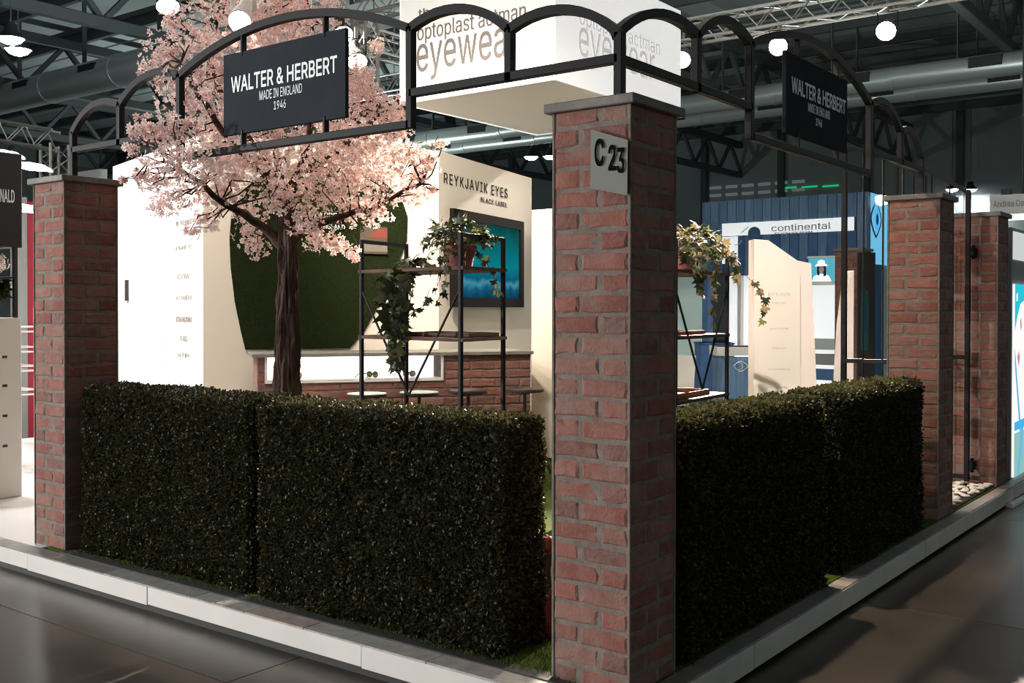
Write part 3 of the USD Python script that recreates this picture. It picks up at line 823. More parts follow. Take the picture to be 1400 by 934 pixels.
part(tp, 'grass_blades', MB().add(np.stack([b0 - sd, b0 + sd, tips], 1).reshape(-1, 3), np.arange(n * 3).reshape(-1, 3)), 'turf_wall', False, kind='stuff')
text(tp, 'WALTER & HERBERT', K1 + U2 * .62 + N2 * .04 + Z * 2.215, U2, Z, .64, .05, 'sign_white', .004, True)
text(tp, 'MADE IN ENGLAND', K1 + U2 * .80 + N2 * .04 + Z * 2.115, U2, Z, .45, .045, 'sign_white', .004, True)
# small poster on the turf
t = thing('flyer_panel', 'small brown and red picture panel on the green turf wall', 'poster', K1 + U2 * 1.52 + Z * 2.03)
part(t, 'board', MB().prism([(1.39, 1.90), (1.65, 1.90), (1.65, 2.15), (1.39, 2.15)], K1 + N2 * .042, U2, Z, .008), 'flyer_brown', False)
part(t, 'red_shape', MB().prism([(1.47, 2.05), (1.65, 2.045), (1.65, 2.125), (1.58, 2.13), (1.52, 2.10)], K1 + N2 * .0503, U2, Z, .002), 'flyer_red', True)
part(t, 'grey_strip', MB().prism([(1.39, 1.92), (1.65, 1.92), (1.65, 1.99), (1.39, 2.01)], K1 + N2 * .0503, U2, Z, .002), 'flyer_grey', False)
# television
tv = thing('television', 'big black framed television showing a teal sea, on the white wall', 'television', K2 + U3 * .99 + N3 * .07 + Z * 1.41)
o = K2 + N3 * .09
part(tv, 'back_box', MB().prism([(.22, 1.5), (1.75, 1.5), (1.75, 2.27), (.22, 2.27)], K2 + N3 * .002, U3, Z, .05), 'tv_bezel', False)
mb = MB()
for lo, hi in (((.13, 1.41), (1.85, 1.505)), ((.13, 2.265), (1.85, 2.36)), ((.13, 1.505), (.31, 2.265)), ((1.755, 1.505), (1.85, 2.265))):
    mb.prism([(lo[0], lo[1]), (hi[0], lo[1]), (hi[0], hi[1]), (lo[0], hi[1])], K2 + N3 * .05, U3, Z, .045)
part(tv, 'bezel', mb, 'tv_bezel', False)
v_, f_ = MB().prism([(.31, 1.505), (1.755, 1.505), (1.755, 2.265), (.31, 2.265)], K2 + N3 * .06, U3, Z, .012).arrays()
v_[:, 2] -= 0
sc = part(tv, 'screen', (v_, f_), 'tv_screen', False)

# cream tower right of the counter, under the hanging box
wr = struct('wall_rear', (-3.3, 4.8, 0))
part(wr, 'panel', MB().span((-3.81, 4.62, .0115), (-2.75, 4.80, 2.31), .004), 'cream_paint')
part(wr, 'skirting', MB().span((-3.815, 4.612, 0), (-2.745, 4.62, .03), .001), 'stool_dark')
text(wr, 'YNSAN', (-3.80, 4.619, 2.09), X, Z, .33, .075, 'pink_print', .003, True)

# hanging white box
hbx = thing('hanging_box', 'large white suspended advertising box lettered eyewear above the stand', 'hanging sign', (-4.55, 5.9, 3.5))
x0, x1, y0, y1, z0, z1 = -5.54, -3.605, 4.708, 7.13, 3.5, 4.68
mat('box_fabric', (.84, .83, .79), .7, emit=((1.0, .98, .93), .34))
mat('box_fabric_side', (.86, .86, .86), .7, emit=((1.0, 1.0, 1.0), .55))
part(hbx, 'face_panel', MB().span((x0, y0, z0), (x1 - .02, y0 + .02, z1), .003), 'box_fabric', label='cream white face with grey lettering')
part(hbx, 'face_panel', MB().span((x1 - .02, y0, z0), (x1, y1, z1), .003), 'box_fabric_side')
part(hbx, 'face_panel', MB().span((x0, y1 - .02, z0), (x1 - .02, y1, z1), .003), 'box_fabric')
part(hbx, 'face_panel', MB().span((x0 - .02, y0, z0), (x0, y1, z1), .003), 'box_fabric_side')
part(hbx, 'bottom_panel', MB().span((x0, y0 + .02, z0 + .01), (x1 - .02, y1 - .02, z0 + .03), .002), 'underside_cream', label='cream underside')
f0 = A([0, y0 - .0005, 0])
text(hbx, 'the', f0 + A([-5.30, 0, 4.335]), X, Z, .26, .10, 'letter_grey', .004)
text(hbx, 'optoplast actman', f0 + A([-5.31, 0, 4.075]), X, Z, 1.37, .20, 'letter_grey', .004)
text(hbx, 'eyewear', f0 + A([-5.32, 0, 3.70]), X, Z, 1.28, .38, 'letter_grey', .004)
text(hbx, 'co', f0 + A([-4.04, 0, 3.87]), X, Z, .09, .045, 'letter_pale', .004)
text(hbx, 'ltd', f0 + A([-4.04, 0, 3.80]), X, Z, .09, .055, 'letter_pale', .004)
f1 = A([x1 + .0005, 0, 0])
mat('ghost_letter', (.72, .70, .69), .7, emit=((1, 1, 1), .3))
text(hbx, 'optoplast actman', f1 + A([0, 5.10, 4.06]), Y, Z, 1.55, .19, 'ghost_letter', .004)
text(hbx, 'eyewear', f1 + A([0, 5.09, 3.70]), Y, Z, 1.45, .38, 'ghost_letter', .004)
for px_, py_ in ((-5.3, 5.0), (-3.8, 5.0), (-5.3, 6.9), (-3.8, 6.9)):
    part(hbx, 'suspension_cable', MB().tube([(px_, py_, 4.66), (px_, py_, 9.5)], .006, 5), 'steel_tube')

# ------------------------------------------------------------------ bar counter with lit display recess
CA, CB = A([-4.883, 2.316, 0]), A([-3.529, 4.222, 0])
CL = np.linalg.norm(CB - CA); UC = (CB - CA) / CL; NC = np.cross(UC, Z)
bc = thing('bar_counter', 'brick faced bar counter with a glowing white display recess behind the tree', 'counter', (CA + CB) / 2 - NC * .3)
q = lambda s, z, n_=0.0: CA + UC * s + Z * z + NC * n_
RS0, RS1, RZ0, RZ1 = .075, 1.532, .80, 1.02
body = Polygon([(0, .0115), (CL, .0115), (CL, 1.02), (0, 1.02)]).difference(Polygon([(RS0, RZ0), (RS1, RZ0), (RS1, RZ1 + .1), (RS0, RZ1 + .1)]))
part(bc, 'mortar_body', MB().prism(body, q(0, 0, -.006), UC, Z, -.30), 'mortar', False)
part(bc, 'mortar_body', MB().prism([(0, .0115), (CL, .0115), (CL, 1.02), (0, 1.02)], q(0, 0, -.306), UC, Z, -.26), 'mortar', False)
br_ = np.random.default_rng(3); j = .010
for i in range(14):
    z_ = i * .0757 - .0397; zt = min(z_ + .0757 - j, 1.016); z_ = max(z_, .002)
    if zt - z_ < .02: continue
    s = -.1125 if i % 2 else 0.0
    while s < CL - .01:
        a, b = max(s, 0), min(s + .225 - j, CL)
        for (c_, d_) in ([(a, b)] if zt < RZ0 + .004 else [(a, min(b, RS0 - .02)), (max(a, RS1 + .022), b)]):
            if d_ - c_ > .02:
                part(bc, 'brick', brick_mesh(q(c_, z_, -.005), UC, Z, d_ - c_, zt - z_, br_.uniform(.004, .008), br_), BRICKS[br_.integers(0, 5)], False)
        s += .225
# left end face bricks
for i in range(14):
    z_ = max(i * .0757 - .0397, .002); zt = min(i * .0757 - .0397 + .0657, 1.016)
    if zt - z_ < .02: continue
    s = -.1125 if i % 2 else 0
    while s < .55:
        a, b = max(s, 0), min(s + .215, .56)
        if b - a > .02: part(bc, 'brick', brick_mesh(q(0, z_) - NC * (.56 - a) - UC * -.004, NC, Z, b - a, zt - z_, .006, br_), BRICKS[4], False)
        s += .225
part(bc, 'countertop', MB().prism([(-.045, -.035), (CL + .02, -.035), (CL + .02, .60), (-.045, .60)], q(0, 1.022), UC, -NC, -.026), 'counter_stone', False)
rf = MB()
for lo, hi in (((RS0 - .018, RZ0 - .02), (RS1 + .018, RZ0)), ((RS0 - .018, RZ0), (RS0, RZ1)), ((RS1, RZ0), (RS1 + .018, RZ1))):
    rf.prism([(lo[0], lo[1]), (hi[0], lo[1]), (hi[0], hi[1]), (lo[0], hi[1])], q(0, 0, -.26), UC, Z, .275)
rc = part(bc, 'display_frame', rf, 'white_paint', False)
part(bc, 'lit_back', MB().prism([(RS0, RZ0), (RS1, RZ0), (RS1, RZ1), (RS0, RZ1)], q(0, 0, -.30), UC, Z, .01), 'lit_display', False, label='glowing white back panel')
part(bc, 'shelf_plate', MB().prism([(RS0, .01), (RS1, .01), (RS1, .29), (RS0, .29)], q(0, RZ0 + .005), UC, -NC, -.004), 'white_gloss', False)


def eyeglasses(s, off, yaw, rim, lensm, label):
    c = q(s, RZ0 + .034, -.12 + off); R = rotz(math.atan2(UC[1], UC[0]) + yaw)
    t = thing('eyeglasses', label, 'glasses', c - Z * .025)
    for k in (-1, 1):
        o_ = c + R @ A([k * .034, 0, 0]); ring = [o_ + R @ A([.029 * math.cos(a), 0, .024 * math.sin(a)]) for a in np.linspace(0, 2 * math.pi, 17)]
        part(t, 'rim', MB().tube(ring, .0035, 6), rim)
        part(t, 'lens', MB().prism([(.028 * math.cos(a), .023 * math.sin(a)) for a in np.linspace(0, 6.28, 16)[:-1]], o_, R @ X, Z, .001), lensm, False)
        part(t, 'temple_arm', MB().tube([o_ + R @ A([k * .03, 0, .008]), o_ + R @ A([k * .034, .10, .006]), o_ + R @ A([k * .03, .14, -.022])], .003, 6), rim)
    part(t, 'bridge', MB().tube([c + R @ A([-.007, 0, .006]), c + R @ A([0, -.004, .01]), c + R @ A([.007, 0, .006])], .003, 6), rim)


eyeglasses(.33, .02, .9, 'gold', 'gold', 'gold framed glasses beside the tree trunk in the lit recess')
eyeglasses(.96, .0, 2.2, 'stool_dark', 'lens_olive', 'dark framed glasses with yellow green lenses in the lit recess')
eyeglasses(1.28, .0, .4, 'letter_grey', 'letter_pale', 'pale thin framed glasses at the right end of the lit recess')

# ------------------------------------------------------------------ bar stools
def stool(p, label, seat_m, first={}):
    if seat_m in first: return dup(first[seat_m], label, p, rng.uniform(0, 6))
    p = A(p, float)
    t = thing('bar_stool', label, 'stool', p)
    H = .725
    st_ = part(t, 'seat', MB().lathe([(0, H - .03), (.12, H - .03), (.15, H - .022), (.156, H - .008), (.152, H), (.10, H - .004), (0, H - .006)], p, 28), seat_m, 40)
    part(st_, 'seat_rim', MB().lathe([(.150, H - .03), (.160, H - .024), (.160, H - .006), (.153, H - .004)], p, 28), 'stool_dark', 40)
    part(t, 'centre_post', MB().tube([p + Z * .30, p + Z * (H - .02)], .014, 10), 'stool_dark')
    part(t, 'hub', MB().lathe([(0, .34), (.04, .34), (.045, .36), (.045, .42), (.03, .44), (0, .44)], p, 16), 'stool_dark', 40)
    for k in range(4):
        a = math.pi / 4 + k * math.pi / 2; dv = A([math.cos(a), math.sin(a), 0])
        part(t, 'leg', MB().tube([p + Z * .41 + dv * .04, p + Z * .36 + dv * .10, p + Z * .012 + dv * .22], .011, 8), 'stool_dark')
    part(t, 'foot_ring', MB().tube([p + A([.16 * math.cos(a), .16 * math.sin(a), .2]) for a in np.linspace(0, 2 * math.pi, 25)], .008, 6), 'stool_dark')
    first[seat_m] = t
    return t


stool((-3.24, 3.75, .01), 'dark bar stool nearest the brick corner pillar, at the counter right end', 'stool_dark')
stool((-3.50, 3.33, .01), 'dark bar stool behind the shelf unit, second from the right', 'stool_dark')
stool((-3.69, 2.95, .01), 'bar stool with a pale shining seat, middle one behind the shelf unit', 'stool_pale')
stool((-3.92, 2.60, .01), 'bar stool with a pale seat farthest left, beside the left shelf post', 'stool_pale')

# ================================================================== SHELF UNITS
def shelf_unit(C, u, v, L, D, label, low=.74):
    """C near corner; u along the long front, v along the depth"""
    C, u, v = A(C, float), A(u, float), A(v, float)
    H = 1.889; T = .026
    t = thing('shelf_unit', label, 'shelf', C + u * L / 2 + v * D / 2)
    for a, b in ((0, 0), (L, 0), (L, D), (0, D)):
        part(t, 'post', MB().bar(C + u * a + v * b + Z * .01, C + u * a + v * b + Z * H, T, T, .002, u), 'black_steel')
    for a in (0, L):
        part(t, 'top_rail', MB().bar(C + u * a + Z * (H - T / 2), C + u * a + v * D + Z * (H - T / 2), T, T, .002), 'black_steel')
    for b in (0,):
        for s in (0, L):
            part(t, 'brace', MB().bar(C + u * s + v * b + Z * 1.53, C + u * L / 2 + v * b + Z * .80, .013, .013, .002), 'black_steel')
    for z in (low, 1.20, 1.67):
        mb = MB().prism([(-.03, -.012), (L + .03, -.012), (L + .03, D + .012), (-.03, D + .012)], C + Z * (z - .022), u, v, .024 if np.cross(u, v)[2] > 0 else -.024)
        part(t, 'shelf_board', mb, 'wood_brown', False)
    return t


uS = A([-.992, .126, 0]); vS = A([-.158, .987, 0])
S1 = A([-2.467, 2.005, 0])
shelf_unit(S1, uS, vS, 1.05, .575, 'black metal shelf unit with wooden boards left of the corner pillar', .52)
S2 = A([-1.60, 3.30, 0]); uS2 = A([-.085, .996, 0]); vS2 = A([-.996, -.085, 0])
shelf_unit(S2, uS2, vS2, 1.0, .5, 'black metal shelf unit right of the corner pillar, behind the hedge')


def tray(c, u, v, w, d, m, label, h=.028):
    c, u, v = A(c, float), A(u, float), A(v, float)
    t = thing('display_tray', label, 'tray', c)
    s = 1 if np.cross(u, v)[2] > 0 else -1
    part(t, 'base', MB().prism([(-w / 2, -d / 2), (w / 2, -d / 2), (w / 2, d / 2), (-w / 2, d / 2)], c, u, v, s * .008), m, False)
    for a, b, e, f in ((-w / 2, -d / 2, w / 2, -d / 2 + .012), (-w / 2, d / 2 - .012, w / 2, d / 2), (-w / 2, -d / 2, -w / 2 + .012, d / 2), (w / 2 - .012, -d / 2, w / 2, d / 2)):
        part(t, 'rim', MB().prism([(a, b), (e, b), (e, f), (a, f)], c, u, v, s * h), m, False)


tray(S1 + uS * .30 + vS * .30 + Z * 1.203, uS, vS, .62, .40, 'wood_brown', 'dark wooden tray on the middle board of the left shelf unit')
tray(S2 + uS2 * .42 + vS2 * .24 + Z * 1.203, uS2, vS2, .62, .34, 'wood_red', 'reddish tray on the middle board of the right shelf unit')
tray(S2 + uS2 * .40 + vS2 * .24 + Z * .743, uS2, vS2, .74, .38, 'wood_red', 'reddish tray on the lowest board of the right shelf unit', .04)


# ------------------------------------------------------------------ ivy
def ivy_leaf(P, d, nrm, size):
    d = d / np.linalg.norm(d); s = np.cross(nrm, d); s /= max(np.linalg.norm(s), 1e-6); n_ = np.cross(d, s)
    out = [(0, 0, 0), (-.12, .34, .02), (.10, .52, -.06), (.22, .26, .03), (.52, .44, -.05), (.50, .16, .04), (1.0, 0, -.16), (.50, -.16, .04), (.52, -.44, -.05), (.22, -.26, .03), (.10, -.52, -.06), (-.12, -.34, .02)]
    v = [P + size * (a * d + b * s + c * n_) for a, b, c in out] + [P + size * (.28 * d + .05 * n_)]
    f = [(12, k, (k + 1) % 12) for k in range(12)]
    return A(v), A(f)


def ivy(label, origin, vines, mats, leaf=(.05, .08), pot=None, bush=0, seed=0, bush_r=.16, cat='plant'):
    r = np.random.default_rng(seed); origin = A(origin, float)
    t = thing('ivy_plant', label, cat, origin)
    if pot:
        h, rr = pot
        pp = part(t, 'pot', MB().lathe([(0, 0), (rr * .72, 0), (rr * .78, .01), (rr * .97, h * .8), (rr * 1.06, h * .8), (rr * 1.06, h), (rr * .95, h), (rr * .9, h * .85), (0, h * .85)], origin, 26), 'terracotta', 35)
        part(pp, 'soil', MB().lathe([(0, h * .9), (rr * .9, h * .88)], origin, 20), 'hedge_core')
    def put(P, d, nrm, s): part(t, 'leaf', ivy_leaf(P, d, nrm, s), mats[r.integers(0, len(mats))], True)
    top = origin + Z * (pot[0] if pot else 0)
    for k in range(bush):
        g = r.normal(0, 1, 3); g /= np.linalg.norm(g); g[2] = abs(g[2]) * .9 - .12
        P = top + g * bush_r * r.uniform(.55, 1.05) * A([1.25, 1.25, 1.0]) + Z * .02
        d = g + r.normal(0, .5, 3); d[2] -= .35
        put(P, d, A([g[0], g[1], abs(g[2]) + .6]) + r.normal(0, .3, 3), r.uniform(*leaf))
        if k % 5 == 0: part(t, 'stem', MB().tube([top, (top + P) / 2 + Z * .03, P], .002, 4, False), 'stem_brown')
    for vn, nl, sz in vines:
        pts = A(vn, float)
        cum = np.r_[0, np.cumsum(np.linalg.norm(np.diff(pts, axis=0), axis=1))]
        at = lambda s: A([np.interp(s, cum, pts[:, i]) for i in range(3)])
        part(t, 'stem', MB().tube([at(s) for s in np.linspace(0, cum[-1], 8)], .0022, 4, False), 'stem_brown')
        for k in range(nl):
            s = cum[-1] * (k + r.uniform(.2, .8)) / nl
            P = at(s) + r.normal(0, .012, 3)
            d = r.normal(0, .7, 3) + A([0, 0, -.9])
            put(P, d, A([.6, -.8, .4]) + r.normal(0, .45, 3), r.uniform(*sz))
    return t


TZ = 1.672
pot1 = S1 + uS * .20 + vS * .25 + Z * TZ
ivy('bushy ivy in a terracotta pot on the top board before the television', pot1,
    [([pot1 + [0, 0, .17], pot1 + uS * .16 + Z * .10, pot1 + uS * .22 - Z * .05, pot1 + uS * .25 - Z * .18], 12, (.035, .055)),
     ([pot1 + [0, 0, .17], pot1 + uS * .12 + vS * -.2 + Z * .12, pot1 + uS * .24 - vS * .28 - Z * .06, pot1 + uS * .27 - vS * .29 - Z * .26, pot1 + uS * .40 - vS * .29 - Z * .33], 16, (.03, .055)),
     ([pot1 + [0, 0, .16], pot1 - uS * .14 + vS * .1 + Z * .1, pot1 - uS * .22 + vS * .16 - Z * .05, pot1 - uS * .24 + vS * .18 - Z * .2], 14, (.045, .065)),
     ([pot1 + [0, 0, .16], pot1 - uS * .08 - vS * .28 + Z * .05, pot1 - uS * .10 - vS * .30 - Z * .12, pot1 - uS * .02 - vS * .32 - Z * .24], 13, (.045, .065)),
     ([pot1 + [0, 0, .16], pot1 - uS * .13 - vS * .1 + Z * .06, pot1 - uS * .15 - vS * .12 - Z * .02], 9, (.045, .065))],
    ['ivy_leaf', 'ivy_leaf', 'ivy_leaf', 'ivy_pale'], (.05, .085), (.15, .112), 150, 21, .20)
hg = S1 + uS * .62 + vS * .12 + Z * (TZ + .004)
ivy('large leaved ivy hanging down from the top board round the shelf post', hg,
    [([hg, hg - vS * .15 - Z * .02, hg - vS * .16 - Z * .2, hg - vS * .15 - Z * .42, hg - vS * .155 - Z * .68], 30, (.09, .15)),
     ([hg, hg - vS * .15 + uS * .06 - Z * .04, hg - vS * .16 + uS * .07 - Z * .25, hg - vS * .15 + uS * .03 - Z * .48], 22, (.09, .15)),
     ([hg, hg - vS * .15 - uS * .07 - Z * .04, hg - vS * .16 - uS * .08 - Z * .22, hg - vS * .16 - uS * .04 - Z * .52, hg - vS * .16 + uS * .0 - Z * .72], 24, (.08, .13)),
     ([hg, hg - uS * .12 + Z * .05, hg - uS * .22 + Z * .01], 6, (.06, .09)),
     ([hg, hg - vS * .15 + uS * .16 - Z * .03, hg - vS * .16 + uS * .2 - Z * .12, hg - vS * .16 + uS * .15 - Z * .3], 9, (.05, .08)),
     ([hg - vS * .15 - uS * .05 - Z * .38, hg - vS * .16 - uS * .18 - Z * .30, hg - vS * .16 - uS * .30 - Z * .26, hg - vS * .16 - uS * .34 - Z * .16], 9, (.04, .06))],
    ['ivy_leaf', 'ivy_leaf', 'ivy_leaf', 'ivy_leaf', 'ivy_pale'], (.06, .1), None, 16, 33, .07)
pot2 = S2 + uS2 * .60 + vS2 * .2 + Z * TZ
p2v = lambda *q_: [pot2 + Z * .15] + [A(x_, float) for x_ in q_]
ivy('bushy variegated ivy in a pot on the top board of the right shelf unit', pot2,
    [(p2v((-1.62, 4.05, 1.86), (-1.48, 4.00, 1.74), (-1.45, 3.98, 1.60)), 20, (.05, .085)),
     (p2v((-1.60, 4.02, 1.84), (-1.42, 3.82, 1.75), (-1.38, 3.86, 1.67), (-1.30, 3.92, 1.59), (-1.23, 3.96, 1.50)), 15, (.045, .07)),
     ([A([-1.30, 3.92, 1.59]), A([-1.235, 3.96, 1.50]), A([-1.23, 3.955, 1.42]), A([-1.24, 3.955, 1.33])], 8, (.055, .08)),
     (p2v((-1.60, 3.95, 1.80), (-1.52, 3.78, 1.62), (-1.53, 3.75, 1.45), (-1.54, 3.73, 1.26)), 22, (.04, .07)),
     (p2v((-1.62, 3.7, 1.76), (-1.56, 3.64, 1.60), (-1.56, 3.63, 1.46)), 20, (.06, .09)),
     (p2v((-1.62, 3.5, 1.80), (-1.55, 3.46, 1.66)), 14, (.06, .09)),
     (p2v((-1.60, 3.85, 1.82), (-1.55, 3.80, 1.70), (-1.54, 3.78, 1.56)), 16, (.06, .09))],
    ['ivy_leaf', 'ivy_pale', 'ivy_brown', 'ivy_leaf', 'ivy_brown'], (.06, .095), (.14, .10), 150, 44, .25)

# ================================================================== CHERRY TREE
tr = thing('cherry_tree', 'artificial cherry tree in full pink blossom behind the front hedges', 'tree', (-2.76, .80, .01))
CL_ = [[-3.15, .27, 2.8, .162], [-3.26, .56, 3.0, .192], [-3.17, .76, 3.14, .195], [-2.95, .93, 3.2, .217], [-2.61, .93, 3.1, .168], [-2.98, .26, 2.54, .18], [-3.16, .64, 2.72, .213],
       [-2.87, -.03, 2.32, .091], [-2.84, -.13, 2.3, .045], [-2.85, .11, 2.32, .146], [-3.1, .55, 2.45, .21], [-2.62, -.09, 2.11, .124], [-2.65, .14, 2.14, .166], [-3.0, .12, 1.94, .067],
       [-2.92, .18, 2.0, .118], [-2.9, -.06, 2.07, .045], [-2.97, -.11, 2.06, .023], [-2.86, -.02, 2.04, .053], [-2.9, .44, 2.02, .138], [-2.97, .65, 2.22, .189], [-2.96, .4, 1.88, .081],
       [-3.02, .35, 1.82, .049], [-3.16, .88, 2.0, .132], [-3.09, .8, 1.84, .108], [-3.05, .83, 1.75, .078], [-3.04, 1.09, 2.25, .179], [-2.83, 1.13, 2.37, .22], [-2.75, 1.06, 2.1, .195],
       [-2.61, .79, 1.9, .116], [-2.63, .9, 1.82, .118], [-2.57, .94, 1.76, .076], [-2.46, 1.03, 1.71, .055], [-2.52, .98, 1.76, .063], [-2.65, 1.27, 2.24, .22], [-2.76, 1.44, 2.54, .205],
       [-2.9, 1.46, 2.79, .162], [-2.51, 1.37, 2.37, .185], [-2.41, 1.32, 2.14, .165], [-2.41, 1.19, 1.96, .12], [-2.52, 1.11, 1.99, .145], [-2.2, 1.36, 2.28, .094], [-2.12, 1.42, 2.35, .038],
       [-2.25, 1.32, 2.06, .094], [-2.16, 1.39, 2.09, .026], [-2.67, 1.63, 2.63, .111], [-2.85, 1.63, 3.09, .061], [-2.87, 1.11, 2.99, .198], [-2.89, 1.35, 2.93, .114], [-3.0, .89, 3.01, .217],
       [-3.15, .9, 2.81, .198], [-3.05, 1.1, 2.79, .202], [-2.83, 1.14, 2.68, .198], [-3.1, .8, 2.53, .195], [-3.04, .97, 2.46, .176], [-3.33, .77, 3.39, .243], [-3.05, .98, 3.45, .265],
       [-2.87, 1.11, 3.39, .22], [-3.28, .42, 3.05, .092], [-2.78, .55, 2.86, .162], [-2.94, .43, 2.8, .162], [-3.38, 1.35, 3.12, .214], [-3.5, 1.13, 2.76, .211], [-3.2, 1.48, 2.59, .214],
       [-3.48, .89, 2.4, .182], [-3.05, 1.59, 2.45, .214],
       [-2.62, .50, 2.20, .15], [-2.50, .62, 2.10, .14], [-2.78, .42, 2.22, .15], [-2.45, .80, 2.25, .16], [-2.60, .60, 2.00, .10], [-2.85, .45, 2.12, .11], [-2.38, .95, 2.10, .13],
       [-2.69,1.37,2.7,.125],[-2.51,1.37,2.57,.115],[-2.78,1.43,2.84,.1],[-2.45,1.42,2.5,.079],[-2.18,1.37,2.23,.077],[-2.22,1.34,2.16,.06],[-3.22,.22,2.7,.089],[-2.94,-.08,2.21,.045],[-2.4,1.08,2.33,.168],[-2.18,1.12,2.25,.124]]
tg = np.random.default_rng(17)
tk = [(-2.76, .80, .012), (-2.755, .80, .5), (-2.75, .80, .95), (-2.755, .80, 1.28), (-2.76, .80, 1.6), (-2.77, .80, 1.9), (-2.79, .80, 2.1)]
rad = [.095, .080, .076, .068, .058, .053, .047]
pts = [A([np.interp(s, range(7), [p[i] for p in tk]) for i in range(3)]) for s in np.linspace(0, 6, 150)]
mb = MB().tube(pts, np.interp(np.linspace(0, 6, 150), range(7), rad), 80)
v_, f_ = mb.arrays()
axis = A([np.interp(v_[:, 2], [p[2] for p in tk], [p[i] for p in tk]) for i in (0, 1)]).T
dv = v_[:, :2] - axis; ang = np.arctan2(dv[:, 1], dv[:, 0])
v_[:, :2] += dv * (.16 * np.sin(ang * 5 + v_[:, 2] * 2.3) * .5 + (.55 * (meshkit.noise(np.stack([np.cos(ang) * 5, np.sin(ang) * 5, v_[:, 2] * 4], 1), 4) - .5) + .30 * (meshkit.noise(np.stack([np.cos(ang) * 2, np.sin(ang) * 2, v_[:, 2] * 9], 1), 6) - .5) - .30 * np.abs(meshkit.noise(np.stack([np.cos(ang) * 9, np.sin(ang) * 9, v_[:, 2] * 7], 1), 8) - .5) ** .5))[:, None]
part(tr, 'trunk', (v_, f_), 'bark', 50)
main = [[(-2.765, .79, 1.74), (-2.83, .75, 1.83), (-2.85, .6, 1.9), (-2.83, .44, 1.97), (-2.75, .19, 2.06), (-2.68, -.02, 2.14)],
        [(-2.75, .80, 1.72), (-2.73, .83, 1.81), (-2.59, .90, 1.88), (-2.5, 1.0, 1.93), (-2.4, 1.15, 1.98), (-2.2, 1.34, 2.12)],
        [(-2.77, .82, 1.88), (-2.78, .85, 2.02), (-2.82, .95, 2.18), (-2.85, 1.05, 2.4), (-2.87, 1.1, 2.7), (-2.87, 1.11, 3.1), (-2.9, 1.05, 3.4)],
        [(-2.79, .8, 2.1), (-2.95, .75, 2.3), (-3.1, .65, 2.55), (-3.2, .6, 2.8), (-3.25, .7, 3.1), (-3.3, .75, 3.35)],
        [(-2.79, .8, 2.08), (-2.72, 1.0, 2.25), (-2.62, 1.25, 2.42), (-2.6, 1.42, 2.6)],
        [(-2.78, .8, 2.05), (-3.0, .95, 2.25), (-3.25, 1.1, 2.5), (-3.4, 1.25, 2.8)],
        [(-2.79, .8, 2.1), (-2.9, .55, 2.3), (-2.95, .35, 2.55), (-3.05, .3, 2.75)]]
nodes = []
for k, b in enumerate(main):
    b = A(b, float); m_ = len(b)
    part(tr, 'branch', MB().tube([A([np.interp(s, range(m_), b[:, i]) for i in range(3)]) + tg.normal(0, .006, 3) for s in np.linspace(0, m_ - 1, 14)], np.linspace(.032 if k in (0, 1, 2) else .028, .008, 14), 8), 'bark', 50)
    nodes += [A([np.interp(s, range(m_), b[:, i]) for i in range(3)]) for s in np.linspace(1, m_ - 1, 12)]
nodes = A(nodes)
tw = MB()
cent = A(CL_)
for c in cent:
    for e in range(3):
        tgt = c[:3] + tg.normal(0, .45, 3) * c[3]
        src = nodes[np.argmin(np.linalg.norm(nodes - tgt, axis=1))]
        L_ = np.linalg.norm(tgt - src)
        if .02 < L_ < .42 and e < 2:
            m1, m2 = src + (tgt - src) * .35 + tg.normal(0, .03, 3), src + (tgt - src) * .7 + tg.normal(0, .03, 3)
            tw.tube([src, m1, m2, tgt], [.006, .0045, .0035, .002], 5, False)
part(tr, 'twig', tw, 'bark', 50, kind='stuff')


def flower_batch(P, D, S, r):
    """five cupped petals each; returns petals (V, F) and hearts (V, F)"""
    n = len(P)
    D = D / np.linalg.norm(D, axis=1, keepdims=True)
    E = np.cross(D, r.normal(0, 1, (n, 3))); E /= np.linalg.norm(E, axis=1, keepdims=True); G = np.cross(D, E)
    V = np.zeros((n, 5, 5, 3)); S = S[:, None]
    for k in range(5):
        a = 2 * math.pi * k / 5 + r.normal(0, .08, n)[:, None]
        rd = np.cos(a) * E + np.sin(a) * G; tn = -np.sin(a) * E + np.cos(a) * G
        cup = r.uniform(.15, .6, n)[:, None]
        V[:, k, 0] = P + rd * S * .06
        V[:, k, 1] = P + rd * S * .60 - tn * S * .36 + D * S * cup * .35
        V[:, k, 2] = P + rd * S * .98 - tn * S * .12 + D * S * cup * .75
        V[:, k, 3] = P + rd * S * .98 + tn * S * .14 + D * S * cup * .75
        V[:, k, 4] = P + rd * S * .60 + tn * S * .36 + D * S * cup * .35
    q_ = (np.arange(n * 5) * 5)[:, None]
    F = np.vstack([q_ + [0, 1, 2], q_ + [0, 2, 3], q_ + [0, 3, 4]])
    h = np.zeros((n, 4, 3)); hs = S * .16
    h[:, 0] = P + E * hs + D * S * .10; h[:, 1] = P + (-.5 * E + .87 * G) * hs + D * S * .10; h[:, 2] = P + (-.5 * E - .87 * G) * hs + D * S * .10; h[:, 3] = P + D * S * .34
    g = (np.arange(n) * 4)[:, None]
    HF = np.vstack([g + [0, 1, 3], g + [1, 2, 3], g + [2, 0, 3]])
    return V.reshape(-1, 3), F, h.reshape(-1, 3), HF


